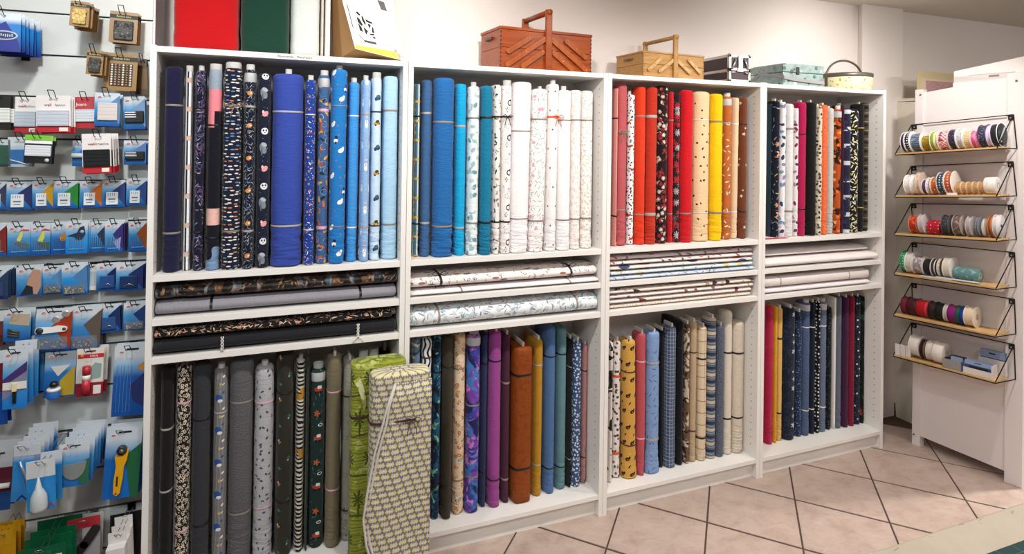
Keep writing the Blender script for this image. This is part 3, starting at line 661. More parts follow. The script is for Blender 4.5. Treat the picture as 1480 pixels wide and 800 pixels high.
 ('mustard roll with black cats, flared at the foot', '#cf9f4a', [g(.045, .075, .0, .02, .011, .009, '#2b2118', stag=.5, rot=.5), g(.045, .075, .010, .028, .005, .006, '#2b2118', stag=.5), g(.045, .075, .002, .018, .003, .003, '#b9703a', stag=.5), g(.045, .15, -.012, .06, .009, .003, '#2b2118', rot=.9, stag=.5), m(50, .05, .05, ['#2b2118'], fill=.3)], dict(core='board', band='brown', bz=(.24, .77), flare=.22, lean=-.010)),
 ('plain coral rose roll', '#b9505a', [], dict(core='board', band='pink', bz=(.26, .8), flare=-.3, waist=.06, lean=-.003)),
 ('light blue roll with small leaf print, pinched at both bands', '#7f9dca', [m(26, .07, .4, ['#4a5f8a', '#5d77a6'], fill=.5), m(30, .06, .06, ['#41557f'], fill=.3)], dict(core='board', band='silver', bw=.010, bz=(.24, .78), flare=.13, waist=.14)),
 ('thin black roll', '#17181d', [], dict(core='board', band='black')),
 ('grey blue plaid roll', '#52607a', [v(.03, .4, '#46536a'), h(.03, .4, '#46536a', a=.6), v(.016, .10, '#a3aec2'), h(.018, .10, '#a3aec2')], dict(core='board', band=None, wr=1.3)),
 ('plain black bolt', '#121318', [], dict(core=None, band='black', flat=.17)),
 ('narrow brown and cream fur patterned roll', '#6d5542', [n(20, .52, '#cdbca6', dist=1.5), n(34, .6, '#2f241d')], dict(core='board', band=None, wr=2)),
 ('plain sand beige bolt', '#b8a184', [], dict(core='board', band='brown', bz=(.22, .78))),
 ('cream roll with thin tan check', '#dac8ab', [h(.06, .06, '#8a6c4c'), v(.035, .07, '#a98a66')], dict(core='board', band='black', bw=.009, bz=(.17, .76))),
 ('grey, blue and tan striped roll', '#5a6479', [h(.07, .22, '#c4b69c'), h(.07, .2, '#2e3340', ph=.5), h(.035, .12, '#8d9bb3', ph=.3)], dict(core='board', band=None)),
 ('dark denim grey roll', '#4b5262', [n(200, .54, '#6a7486', det=1)], dict(core='board', band=None)),
 ('smooth off white roll, first of two beside the side panel', '#d9d0c2', [], dict(core=None, band='black', bz=(.25, .71), bw=.009)),
 ('wrinkled off white roll nearest the side panel', '#d8ccba', [], dict(core=None, band='black', bz=(.27, .76), bw=.009, wr=1.8)),
],
'u4b': [
 ('plain raspberry pink roll', '#b8244c', [], dict(core=None, band=None, wr=1.5)),
 ('thin egg yellow roll', '#e2a12a', [], dict(core=None, band=None, wr=1.5)),
 ('pale yellow roll with black bands', '#d9b36a', [], dict(core='board', band='black', wr=1.6, bw=.009, bz=(.21, .77))),
 ('dark navy floral roll with white bells', '#171e2e', [m(20, .2, .34, ['#33456a', '#3f5274'], fill=.7, hole=.6, lobes=5), m(30, .06, .36, ['#2e3c56'], fill=.6), g(.2, .20, .012, .08, .013, .014, '#c9d0d6', lobes=5), g(.2, .20, .014, .13, .010, .011, '#b9c4d0', lobes=4), g(.2, .20, .010, .17, .006, .006, '#c9d0d6')], dict(core='board', band=None)),
 ('navy roll with fine blue specks', '#243350', [m(80, .3, .24, ['#6d83a6', '#4d648c'], fill=.6)], dict(core='board', band=None)),
 ('slate blue roll with tiny dark dots', '#4c5f83', [m(34, .1, .1, ['#1c2438'], fill=.6)], dict(core='wrap', band='white', bw=.006)),
 ('plain blackish navy roll', '#131a2c', [], dict(core='board', band='white', bw=.006, wr=1.4)),
 ('black roll with rows of white dots', '#0e0f14', [m(40, .25, .25, ['#e6e6ea', '#bfc4d0'], rnd=.35, fill=.8)], dict(core='board', band=None)),
 ('plain blue grey roll with white bands', '#63718a', [], dict(core='wrap', band='white', bw=.007, wr=1.4)),
 ('black roll with small olive leaves', '#10141c', [m(50, .12, .4, ['#3f4a45', '#55606a'], fill=.6)], dict(core=None, band=None)),
 ('bare white cardboard bolt', '#e6e3de', [], dict(core=None, band=None, wr=.1, geo=0, p=6)),
 ('plain steel grey bolt', '#5d6575', [], dict(core='board', band=None)),
 ('plain aubergine bolt', '#3f1a3c', [], dict(core='board', band=None)),
 ('plain crimson bolt', '#7d1634', [], dict(core='board', band=None)),
 ('dark navy bolt with white dots', '#1a2230', [m(22, .14, .14, ['#dfe3ea'], fill=.4), m(60, .2, .2, ['#3d4b63'], fill=.6)], dict(core='board', band=None)),
 ('black bolt with red and green flowers', '#101717', [m(10, .24, .2, ['#a83c30', '#1f4a38', '#8d2e28'], fill=.6, dist=.3), m(26, .2, .3, ['#1d3a2e'], fill=.5)], dict(core=None, band=None)),
],
}
# x left, x right, y of the front, z of the top
GEOM = {
 'u1t': [(0.038, 0.099, 0.032, 1.953), (0.101, 0.132, 0.049, 1.940), (0.135, 0.174, 0.037, 1.945), (0.178, 0.229, 0.026, 1.950), (0.230, 0.297, 0.017, 1.959), (0.299, 0.344, 0.012, 1.956), (0.346, 0.396, 0.019, 1.943), (0.397, 0.514, 0.012, 1.947), (0.516, 0.558, 0.020, 1.928), (0.563, 0.609, 0.032, 1.951), (0.610, 0.674, 0.012, 1.974), (0.677, 0.724, 0.039, 1.928), (0.727, 0.767, 0.025, 1.939), (0.768, 0.812, 0.032, 1.951), (0.817, 0.882, 0.045, 1.961)],
 'u2t': [(0.949, 0.977, 0.064, 1.936), (0.978, 1.024, 0.052, 1.953), (1.026, 1.116, 0.021, 1.964), (1.122, 1.172, 0.039, 1.943), (1.174, 1.227, 0.024, 1.934), (1.229, 1.282, 0.015, 1.938), (1.284, 1.321, 0.017, 1.944), (1.323, 1.369, 0.012, 1.945), (1.372, 1.461, 0.012, 1.963), (1.463, 1.538, 0.016, 1.937), (1.540, 1.592, 0.012, 1.961), (1.593, 1.659, 0.013, 1.936), (1.663, 1.713, 0.022, 1.939), (1.720, 1.783, 0.036, 1.940)],
 'u3t': [(1.897, 1.912, 0.042, 1.957), (1.915, 1.974, 0.049, 1.982), (1.980, 2.019, 0.058, 1.934), (2.020, 2.075, 0.045, 1.974), (2.077, 2.138, 0.041, 1.974), (2.139, 2.201, 0.043, 1.983), (2.210, 2.239, 0.055, 1.955), (2.241, 2.270, 0.046, 1.949), (2.271, 2.344, 0.032, 1.967), (2.352, 2.455, 0.037, 1.965), (2.456, 2.528, 0.033, 1.956), (2.546, 2.599, 0.054, 1.949), (2.605, 2.648, 0.060, 1.944), (2.650, 2.694, 0.049, 1.945)],
 'u4t': [(2.853, 2.861, 0.063, 1.920), (2.862, 2.899, 0.036, 1.936), (2.901, 2.944, 0.036, 1.932), (2.946, 2.994, 0.032, 1.923), (2.996, 3.024, 0.032, 1.902), (3.026, 3.085, 0.032, 1.935), (3.086, 3.148, 0.022, 1.936), (3.150, 3.188, 0.024, 1.918), (3.195, 3.243, 0.035, 1.926), (3.251, 3.297, 0.043, 1.911), (3.298, 3.340, 0.033, 1.908), (3.343, 3.357, 0.035, 1.929), (3.358, 3.412, 0.029, 1.914), (3.428, 3.490, 0.044, 1.911), (3.501, 3.542, 0.053, 1.943), (3.557, 3.591, 0.065, 1.952)],
 'u1b': [(0.040, 0.087, 0.050, 0.866), (0.089, 0.143, 0.050, 0.870), (0.144, 0.206, 0.050, 0.868), (0.213, 0.264, 0.050, 0.840), (0.266, 0.351, 0.050, 0.865), (0.353, 0.424, 0.050, 0.832), (0.428, 0.498, 0.050, 0.879), (0.501, 0.537, 0.063, 0.838), (0.539, 0.553, 0.058, 0.853), (0.555, 0.614, 0.065, 0.800), (0.615, 0.674, 0.045, 0.849), (0.677, 0.731, 0.067, 0.818)],
 'u2b': [(0.954, 0.990, 0.050, 0.879), (0.992, 1.040, 0.050, 0.874), (1.048, 1.088, 0.079, 0.865), (1.090, 1.137, 0.064, 0.872), (1.140, 1.197, 0.078, 0.870), (1.198, 1.261, 0.068, 0.867), (1.269, 1.301, 0.091, 0.854), (1.302, 1.360, 0.071, 0.868), (1.366, 1.407, 0.086, 0.845), (1.409, 1.508, 0.058, 0.789), (1.515, 1.571, 0.083, 0.802), (1.573, 1.635, 0.083, 0.857), (1.637, 1.697, 0.093, 0.841), (1.698, 1.719, 0.098, 0.787), (1.720, 1.769, 0.091, 0.776), (1.773, 1.804, 0.103, 0.750)],
 'u3b': [(1.896, 1.918, 0.064, 0.760), (1.933, 1.983, 0.092, 0.755), (1.984, 2.051, 0.061, 0.759), (2.055, 2.108, 0.067, 0.784), (2.109, 2.185, 0.061, 0.785), (2.202, 2.228, 0.097, 0.775), (2.230, 2.293, 0.077, 0.794), (2.294, 2.341, 0.082, 0.818), (2.343, 2.374, 0.082, 0.797), (2.377, 2.423, 0.086, 0.804), (2.424, 2.479, 0.077, 0.776), (2.480, 2.538, 0.077, 0.816), (2.539, 2.588, 0.078, 0.771), (2.590, 2.646, 0.083, 0.838), (2.648, 2.719, 0.075, 0.780)],
 'u4b': [(2.880, 2.928, 0.092, 0.835), (2.930, 2.955, 0.094, 0.831), (2.962, 3.002, 0.102, 0.818), (3.004, 3.089, 0.090, 0.816), (3.099, 3.145, 0.102, 0.785), (3.146, 3.193, 0.095, 0.837), (3.197, 3.239, 0.101, 0.831), (3.241, 3.270, 0.097, 0.835), (3.271, 3.323, 0.099, 0.831), (3.328, 3.370, 0.106, 0.791), (3.372, 3.390, 0.103, 0.844), (3.392, 3.440, 0.100, 0.848), (3.442, 3.490, 0.096, 0.839), (3.492, 3.536, 0.095, 0.842), (3.539, 3.590, 0.100, 0.836), (3.591, 3.609, 0.096, 0.833)],
}
WHERE = {'t': 'upper shelf of the {} bookcase', 'b': 'bottom of the {} bookcase'}
for key, rows in GEOM.items():
    ui = int(key[1]) - 1; up = key[2] == 't'
    z0 = (ZA + .0235) if up else (ZP + .0205)
    lo, hi = BX[ui] + TH + .003, BX[ui + 1] - TH - .003
    wh = WHERE[key[2]].format(ORD[ui])
    for (x0, x1, yf, zt), (desc, base, lay, o) in zip(rows, SPEC[key]):
        x0 = max(x0, lo); x1 = min(x1, hi)
        roll(x0, x1, yf, z0 + .0007, zt, desc, base, [l for l in lay if not (l[0] == 'v' and l[2] == 0)], o, wh, f'fabric rolls on the {wh}')

# ------------------------------------------------------------------ bolts lying flat in the middle shelves
def flat(x0, x1, zb, zt, yf, d, desc, base, layers, group, p=2.2, band='grey', bx_=(.2, .85), bw=.007, core=None, bowm=0, wr=1, rough=.85, geo=.0012, tilt=0):
    hw = (zt - zb) / 2 - .0012; L = x1 - x0; d = min(d, .283 - yf)
    t = empty('fabric_bolt', (x0, yf, zb), desc, 'fabric bolt', group)
    me, sec = bolt_mesh('fabric', hw, d, L, fabric(base, layers, wr=wr, rough=rough), geo, seed=zb * 50 + x0, rows=26, p=p, rmax=-.0001)
    R = (0, PI / 2 + tilt, 0); loc = (0, 0, hw + .0009)
    link('fabric', me, t, loc, R)
    for f in bx_ if band else ():
        link('band', band_mesh(sec, hw, d, L * f, bw, BAND[band], 0, .0006), t, loc, R)
        if bowm: bow(t, L * f, .03, 2 * hw + .001, BAND[band], .035)
    if core: lathe('core_tube', TUBEM, t, [(hw * .6, L - .02), (hw * .75, L - .02), (hw * .75, L + .018), (hw * .55, L + .018), (hw * .55, L - .015)], 'x', 14, loc=(0, d * .4, hw))
    return t
zb = ZB + .0238; zc = ZCs + .0238
G = 'flat bolts in the middle shelves of the {} bookcase'
g1 = G.format('first'); g2 = G.format('second'); g3 = G.format('third'); g4 = G.format('fourth')
flat(.024, .880, zb, 1.116, .02, .16, 'plain light grey bolt lying under the dark shiny one, first bookcase', '#8f8d95', [], g1, band='black', bx_=(.21, .83), bw=.010)
flat(.024, .884, 1.117, 1.173, .018, .17, 'dark shiny bolt with brown and blue agate bands, first bookcase', '#231d1a', [h(.13, .2, '#5f4128', dist=.12, ds=9), h(.105, .2, '#3f5262', dist=.12, ds=9), h(.085, .12, '#77767a', ph=.5, dist=.1, ds=10), h(.07, .25, '#120f0e', ph=.2, dist=.1, ds=11), n(30, .6, '#8a6a4c', dist=2)], g1, band=None, rough=.35, geo=.003)
flat(.024, .880, zc, .981, .004, .2, 'plain black bolt tied with white twisted cords, first bookcase', '#1a1b20', [], g1, band=None)
k = [o for o in COL.objects if o.type == 'EMPTY'][-1]
for xx in (.22, .70):
    bm = bmesh.new()
    for ph in (0, PI): tube(bm, [(xx + .004 * math.cos(i * .9 + ph), -.003 + .0015 * math.sin(i * .9 + ph), .0 + i * .0035) for i in range(16)], .0022, 5)
    if xx > .5:
        for s_ in (-1, 1): tube(bm, [(xx, -.004, .004), (xx + s_ * .014, -.008, -.006), (xx + s_ * .02, -.008, -.022)], .002, 5)
    bmesh.ops.recalc_face_normals(bm, faces=bm.faces); from_bm('cord', bm, BAND['white'], k, True)
flat(.024, .862, .982, 1.020, .014, .14, 'black bolt with blush pink flowers and a paper core, first bookcase', '#191413', [m(40, .09, .42, ['#d3a183', '#e5c9b2', '#8f8069', '#c9b8a4'], fill=.95), m(34, .07, .5, ['#a9977e', '#d9c2aa'], fill=.7), m(20, .2, .2, ['#dba386', '#c98f78'], fill=.5, lobes=5)], g1, band=None, core=1)
flat(.930, 1.803, zb, 1.0865, .012, .17, 'thin plain white bolt under the printed one, second bookcase', '#efe6e6', [], g2, band='taupe', bx_=(.25, .83))
flat(.930, 1.803, 1.0872, 1.143, .02, .2, 'white bolt with sailboats and black ribbon bows, second bookcase', '#efe7e3', [g(.10, .16, .0, .05, .006, .016, '#b5705a', stag=.5), g(.10, .16, .012, .09, .006, .018, '#4f525c', stag=.5), m(24, .06, .26, ['#55585f', '#8a6a5a', '#77797f'], fill=.55, rr=.15, rot=1.5), m(20, .24, .14, ['#6a6d76', '#a8785f'], fill=.35, hole=.4), m(34, .1, .1, ['#c95a48'], fill=.25)], g2, band='black', bx_=(.15, .84), bw=.011, bowm=1)
flat(.930, 1.803, zc, 1.013, .008, .2, 'thick white bolt with blue hydrangeas and grey leaves, second bookcase', '#e9e9ec', [m(28, .11, .42, ['#9aa6ac', '#7f8c94', '#b3bec4'], fill=.85, dist=.25), m(22, .10, .4, ['#8a9aa0', '#a3b3b8'], fill=.6, dist=.2), m(17, .26, .24, ['#8fb4c0', '#b3c9d6', '#72a3b2'], fill=.6, dist=.35, lobes=6), n(30, .62, '#c3d2d9')], g2, band='taupe', bx_=(.14, .87), bw=.009)
U3 = [('pale bolt with blue sprigs, lowest of five in the third bookcase', '#ccd7e4', [m(22, .08, .4, ['#4f78ab', '#8aa8c8', '#a98a86'], fill=.7)]),
      ('pale bolt with yellow and teal patches, second lowest of five', '#d2dde3', [m(9, .3, .16, ['#dfc06a', '#e3cb7e', '#547f9c'], fill=.55, dist=.3), m(24, .06, .3, ['#3f6b86'], fill=.5)]),
      ('white bolt with navy cars and orange specks, middle of five', '#e6dbd8', [m(8, .34, .2, ['#3f4d74', '#c4605a'], fill=.5, rr=.05, rot=1.57), m(28, .1, .1, ['#cf8a5e', '#b5484a'], fill=.4)]),
      ('white bolt with red and navy doodles, second from top of five', '#e8dcda', [m(20, .14, .3, ['#b4403f', '#57506a', '#c9706a'], fill=.55, dist=.25)]),
      ('pinkish white bolt with red leaf strokes, topmost of five', '#e2d5d6', [m(15, .12, .4, ['#b5545a', '#7d6a70', '#8d8086'], fill=.6, dist=.25)])]
zz = [zb, 1.0825, 1.1045, 1.127, 1.150, 1.172]
for i, (d_, b_, l_) in enumerate(U3): flat(1.851, 2.712 - .004 * (i % 3), zz[i] + .0004, zz[i + 1], .010 + .005 * i, .2, d_, b_, l_, g3, band=None, p=3)
U3 = [('white bolt with small tan printed hem, lowest of four in third bookcase', '#e6d9cc', [m(44, .2, .2, ['#c9ac90', '#b9a08a', '#d3b9a2'], fill=.8, rnd=.6), h(.03, .42, '#9a7a5f', vmin=0)]),
      ('white bolt with dark red bird shapes, second lowest of four', '#eadfdc', [m(8, .3, .1, ['#7d2f3c', '#8a3a40'], fill=.5, dist=.45), m(24, .1, .1, ['#d8c2b2'], fill=.4)]),
      ('white bolt with a few ochre blossoms, second from top of four', '#eadfda', [m(14, .16, .16, ['#c9a05a', '#8a5f52', '#c4a88a'], fill=.45, dist=.3)]),
      ('white bolt with black bird shapes and tan flowers, topmost of four', '#e3d6cf', [m(10, .32, .13, ['#4a3636', '#3a2c30', '#c9a06a'], fill=.7, dist=.4), m(18, .2, .2, ['#c6a376', '#b8a8a2'], fill=.4)])]
zz = [zc, .950, .974, .997, 1.021]
for i, (d_, b_, l_) in enumerate(U3):
    if i == 0: l_ = l_[:1]
    flat(1.851, 2.700 + .004 * i, zz[i] + .0004, zz[i + 1], .012 + .004 * (3 - i), .19, d_, b_, l_, g3, band=None, p=3)
flat(2.766, 3.606, zb, 1.108, .008, .25, 'thick soft white bolt, lower of two in upper gap of fourth bookcase', '#eae2e1', [], g4, band=None, p=2.6, wr=.5)
flat(2.766, 3.57, 1.1085, 1.139, .05, .22, 'thin folded white bolt on top of the thick one, fourth bookcase', '#e6dedd', [], g4, band=None, p=2.2, wr=.5)
flat(2.766, 3.545, zc, .957, .012, .24, 'thin white bolt under the banded one, fourth bookcase', '#ebe3e6', [], g4, band=None, p=3, wr=.5)
flat(2.766, 3.55, .958, 1.012, .02, .24, 'squarish white bolt with two thin grey bands, fourth bookcase', '#e3dbd8', [], g4, band='taupe', bx_=(.16, .79), p=5, wr=.5, bw=.006)
# red felt scrap under the rolls of the fourth bookcase
o = boxo('felt_scrap', fabric('#c2304a', [], wr=.5), None, 2.768, 2.925, .003, .03, ZA + .0238, ZA + .0255); tag(o, 'scrap of red felt under the navy rolls, upper shelf of the fourth bookcase', 'felt')
# bare paper cores behind the lime bolt
for i, xx in enumerate((.765, .808)):
    t = empty('paper_core', (xx, .13 + .01 * i, ZP + .0212), f'white wrapped paper core showing above the lime bolt, {"left" if i == 0 else "right"} of two', 'paper core', 'paper cores behind the lime bolt')
    lathe('tube', TUBEM, t, [(.019, 0), (.019, .735), (.015, .735), (.015, .70)], 'z', 16)
    lathe('film_wrap', P('#cfcfca', .25), t, [(.0195, .1), (.0205, .11), (.0205, .69), (.0195, .70)], 'z', 16)
t = empty('fabric_roll', (.862, .17, ZP + .0212), 'black roll with white card core in the corner behind the lime bolt', 'fabric roll', 'paper cores behind the lime bolt')
me, sec = bolt_mesh('fabric', .018, .09, .70, fabric('#191a1c', [])); link('fabric', me, t); boxo('core_board', CARD, t, -.005, .005, .02, .07, .66, .735)

# ------------------------------------------------------------------ two bolts leaning in front of the first bookcase
t = empty('fabric_bolt', (.795, -.095, 0), 'lime green bolt with dark palms leaning between the first and second bookcase', 'fabric bolt')
lm = fabric('#98a13c', [h(.012, .45, '#838c2e', dist=.02, ds=20), n(22, .6, '#b4bb6a', dist=.6), h(.028, .12, '#6a7328', dist=.02, ds=20), g(.075, .15, .0, .05, .020, .034, '#47531c', lobes=9, stag=.5), g(.075, .15, .002, .012, .003, .03, '#47531c', stag=.5), h(.15, .05, '#4d5822', dist=.03, ds=14)])
me, sec = bolt_mesh('fabric', .104, .08, .862, lm, .002, 3, p=5); link('fabric', me, t)
link('band', band_mesh(sec, .104, .08, .655, .011, BAND['brown']), t)
bm = bmesh.new()                                   # loose fold of the selvedge at the top front
pts = [(-.098, .80), (-.080, .765), (-.066, .72), (-.060, .69)]
for i, (x, z) in enumerate(pts): bm.verts.new((x, -.006 - .004 * i, z)); bm.verts.new((x + .022 - .004 * i, -.004, z + .012))
bm.verts.ensure_lookup_table()
for i in range(3): bm.faces.new((bm.verts[2 * i], bm.verts[2 * i + 1], bm.verts[2 * i + 3], bm.verts[2 * i + 2]))
o = from_bm('selvedge_fold', bm, fabric('#d5d8a2', [n(30, .55, '#a8b04a')]), t); so = o.modifiers.new('s', 'SOLIDIFY'); so.thickness = .0015
t = empty('fabric_bolt', (.8605, -.205, 0), 'grey bolt with yellow diamond cubes standing in front of the lime bolt', 'fabric bolt')
gm = fabric('#867d78', [v(.034, .5, '#7d7587'), g(.017, .021, 0, 0, .0074, .0092, '#d6d08c', sq=1, stag=.5), g(.034, .021, .0085, 0.0, .0074, .0092, '#d9d0c4', sq=1, stag=.25), g(.017, .021, 0, .0075, .004, .0022, '#c9bfb4', stag=.5)], wr=1.4)
me, sec = bolt_mesh('fabric', .112, .10, .846, gm, .004, 9, p=4.5, rows=30); link('fabric', me, t)
link('band', band_mesh(sec, .112, .10, .672, .010, BAND['brown'], 0, .006), t); bow(t, .035, -.008, .672, BAND['brown'], .034)
edge = [(-.028, .815), (-.056, .74), (-.072, .68), (-.098, .58), (-.122, .44), (-.135, .34), (-.124, .25), (-.098, .16), (-.075, .08), (-.06, .01)]
vs, fs, uv = [], [], []
NW = 8
for i, (x, z) in enumerate(edge):
    for j in range(NW + 1):
        f = j / NW; xx = x * (1 - f) + .108 * f
        vs.append((xx, -.0035 - (.012 * math.sin(PI * min(1, f * 1.4 + .08)) + .003 * noise.noise((xx * 20, z * 9, 2))) * (1 - math.exp(-((z - .672) / .06) ** 2)), z))
q = NW + 1
for i in range(len(edge) - 1):
    for j in range(NW):
        f = (i * q + j, i * q + j + 1, (i + 1) * q + j + 1, (i + 1) * q + j); fs.append(f); uv += [(vs[a][0] + .01, vs[a][2]) for a in f]
me = new_mesh('fabric_flap', vs, fs, gm, uv, True); o = link('fabric_flap', me, t); so = o.modifiers.new('s', 'SOLIDIFY'); so.thickness = .0012; so.offset = 1
SV = fabric('#c9c4bb', [n(60, .55, '#a9a39a')])
for dx, nm in ((0, 'selvedge'), (.013, 'selvedge')):
    bm = bmesh.new(); tube(bm, [(x + dx * (1 if i > 1 else i * .5), -.010 - .006 * math.sin(i), z) for i, (x, z) in enumerate(edge)], .0045, 6); bmesh.ops.recalc_face_normals(bm, faces=bm.faces)
    o = from_bm(nm, bm, P('#cfcac2', .9), t, True)

# ------------------------------------------------------------------ on top of the bookcases
zt_ = ZTOP + .0209
def top_bolt(x0, x1, y0, d, hgt, desc, base, wr=.4, p=6):
    t = empty('felt_bolt', ((x0 + x1) / 2, y0, zt_), desc, 'fabric bolt', 'bolts standing on top of the first bookcase')
    me, sec = bolt_mesh('felt', (x1 - x0) / 2 - .0008, d, hgt, fabric(base, [], wr=wr, sheen=.35), .0015, x0 * 9, p=p, n=28); link('felt', me, t)
    boxo('core_board', CARD, t, -(x1 - x0) * .4, (x1 - x0) * .4, d * .45, d * .55, hgt - .02, hgt + .015)
top_bolt(.062, .281, .02, .19, .46, 'wide bright red felt bolt on top of the first bookcase', '#bf0b12')
top_bolt(.283, .456, .02, .19, .47, 'dark green felt bolt between the red and the white bolt', '#0f3a2c')
top_bolt(.458, .566, .02, .19, .46, 'pale mint white bolt on top, right of the dark green one', '#d3dbd6', p=5)
top_bolt(.042, .16, .222, .06, .45, 'dark red bolt standing behind the bright red one', '#5c0c14', p=3)
top_bolt(.568, .582, .04, .17, .46, 'thin beige bolt edge beside the pale mint bolt', '#cfc3b5', p=4)
top_bolt(.5835, .607, .04, .17, .46, 'narrow white bolt beside the carton', '#ebe9e4', p=5)

KR = P('#b08a5c', .8); WC = painted('#f1ece9', .55, .05, 'printed_card')
t = empty('carton', (.75, .12, zt_), 'white slanted display carton with cut out pattern and yellow base stripe', 'carton')
q0 = (-.75, -.12, -zt_)
Fp = [Vector((.70, .03, 2.058)), Vector((.884, .03, 2.0245)), Vector((.83, .09, 2.40)), Vector((.613, .09, 2.40))]
Bp = [Vector((.632, .2, 2.0175)), Vector((.88, .2, 2.0175)), Vector((.81, .25, 2.40)), Vector((.616, .25, 2.40))]
off_ = Vector((.75, .12, zt_))
pn = (Fp[1] - Fp[0]).cross(Fp[3] - Fp[0]); Fp[2].y = Fp[0].y - (pn.x * (Fp[2].x - Fp[0].x) + pn.z * (Fp[2].z - Fp[0].z)) / pn.y
bm = bmesh.new(); A = [bm.verts.new(p - off_) for p in Fp]; B = [bm.verts.new(p - off_) for p in Bp]
bm.faces.new(B[::-1])
for i in range(4): bm.faces.new((A[i], B[i], B[(i + 1) % 4], A[(i + 1) % 4]))
bm.faces.new(A); bmesh.ops.recalc_face_normals(bm, faces=bm.faces); from_bm('box_body', bm, KR, t)
nrm = (Fp[1] - Fp[0]).cross(Fp[3] - Fp[0]).normalized()
if nrm.y > 0: nrm = -nrm
def fp(a, b, e=.0012): return (Fp[0] * (1 - a) + Fp[1] * a) * (1 - b) + (Fp[3] * (1 - a) + Fp[2] * a) * b - off_ + nrm * e
def facequads(name, mat, polys, e):
    bm = bmesh.new()
    for pl in polys:
        a_ = [bm.verts.new(fp(x, y, e)) for x, y in pl]; b_ = [bm.verts.new(fp(x, y, e - .0009)) for x, y in pl]
        bm.faces.new(a_)
        for i in range(len(pl)): bm.faces.new((a_[i], b_[i], b_[(i + 1) % len(pl)], a_[(i + 1) % len(pl)]))
    bmesh.ops.recalc_face_normals(bm, faces=bm.faces); return from_bm(name, bm, mat, t)
facequads('front_face', WC, [[(-.005, -.005), (1.005, -.005), (1.005, 1), (-.005, 1)]], .0012)
facequads('yellow_stripe', P('#f0dc3c', .6), [[(.0, .0), (.97, .0), (.92, .075), (.02, .045)]], .0022)
cut = [[(.27, .36), (.31, .37), (.36, .345), (.33, .33)], [(.27, .32), (.32, .30), (.36, .25), (.33, .235), (.27, .27)], [(.27, .26), (.32, .225), (.33, .18), (.27, .19)],
       [(.37, .335), (.40, .33), (.43, .265), (.41, .25), (.37, .29)], [(.36, .235), (.44, .2), (.38, .16)], [(.44, .31), (.57, .29), (.56, .275), (.45, .285)],
       [(.46, .27), (.53, .265), (.49, .225)], [(.55, .25), (.57, .24), (.565, .19), (.52, .195)], [(.46, .18), (.56, .185), (.55, .17), (.47, .168)], [(.50, .155), (.57, .155), (.565, .14), (.52, .143)]]
cut = [[((x - .27) * 1.0 + .20, (y - .14) * 1.25 + .17) for x, y in pl] for pl in cut]
facequads('cut_out_pattern', P('#1d1b1d', .8), cut, .0024)
facequads('slot', P('#4d4346', .8), [[(.06, .24), (.075, .24), (.075, .52), (.06, .52)], [(.24, .105), (.50, .105), (.49, .13), (.25, .13)], [(.14, .18), (.15, .185), (.25, .125), (.24, .118)]], .0024)
facequads('dark_window', P('#2d2a2e', .5), [[(.74, .53), (.86, .52), (.83, .62), (.70, .64)]], .0024)
facequads('gold_print', P('#d9b04a', .6), [[(.45, .72), (.95, .68), (.95, .8), (.45, .86)]], .0022)
facequads('flower_print', P('#a98aa0', .7), [[(.86, .09), (.9, .11), (.93, .08), (.89, .06)], [(.93, .05), (.96, .07), (.99, .03), (.95, .015)], [(.89, .03), (.92, .045), (.93, .015), (.9, .01)]], .0024)

def sewing_box(x, y, rz, W, Dp, H, HH, wd, wd2, bars, label, wa=None):
    wa = wa or wd
    t = empty('sewing_box', (x, y, zt_), label, 'sewing box', None, rz)
    hw = W / 2
    for s_ in (-1, 1):
        a, b = (-hw, -.0008) if s_ < 0 else (.0008, hw)
        boxo('tray', wd, t, a, b, 0, Dp, H * .5, H * .93, bev=.002); boxo('tray', wd, t, a, b, 0, Dp, .004, H * .5 - .001, bev=.002)
        boxo('lid', wd, t, a - (.003 if s_ < 0 else 0), b + (.003 if s_ > 0 else 0), -.003, Dp + .003, H * .93, H, bev=.002)
        bm = bmesh.new()                           # finger joints at the outer corners
        for i in range(9): bx(bm, s_ * hw - .006 if s_ > 0 else -hw - .0004, s_ * hw + .0004 if s_ > 0 else -hw + .006, -.0006, .004, .006 + H * .1 * i, .006 + H * .1 * i + H * .05)
        from_bm('finger_joint', bm, wd2, t)
        bm = bmesh.new(); bx(bm, s_ * hw + (0 if s_ > 0 else -.014), s_ * hw + (.014 if s_ > 0 else 0), Dp * .35, Dp * .65, H * .72, H * .79, bev=.003); from_bm('pull', bm, wd2, t)
        for fy in (-.011, Dp + .003):
            for (u0, v0, u1, v1) in bars:
                x0_, x1_ = -hw * (1 - u0), -hw * (1 - u1)
                if s_ > 0: x0_, x1_ = -x0_, -x1_
                z0_, z1_ = v0 * H, v1 * H; L = math.hypot(x1_ - x0_, z1_ - z0_); ux, uz = (x1_ - x0_) / L, (z1_ - z0_) / L; r = H * .062
                pts = []
                a0 = math.atan2(uz, ux)
                for k in range(7): a_ = a0 + PI / 2 + PI * k / 6; pts.append((x0_ + r * math.cos(a_), z0_ + r * math.sin(a_)))
                for k in range(7): a_ = a0 - PI / 2 + PI * k / 6; pts.append((x1_ + r * math.cos(a_), z1_ + r * math.sin(a_)))
                o = prismo('arm', wa, t, pts, fy, fy + .008)
                if fy < 0:
                    for f in (0, .5, 1): lathe('rivet', P('#c9a15a', .3, .9), o, [(0, -.0015), (.003, -.001), (.003, 0)], 'y', 8, loc=(x0_ + (x1_ - x0_) * f, fy, z0_ + (z1_ - z0_) * f))
    pw = W * .034
    for fy in (-.016, Dp + .002): boxo('handle_post', wd, t, -pw, pw, fy, fy + .014, .003, HH - .004, bev=.004)
    tubeo('handle_rod', wd, t, [(0, -.022, HH - .016), (0, Dp + .022, HH - .016)], pw * .8, 12)
    return t
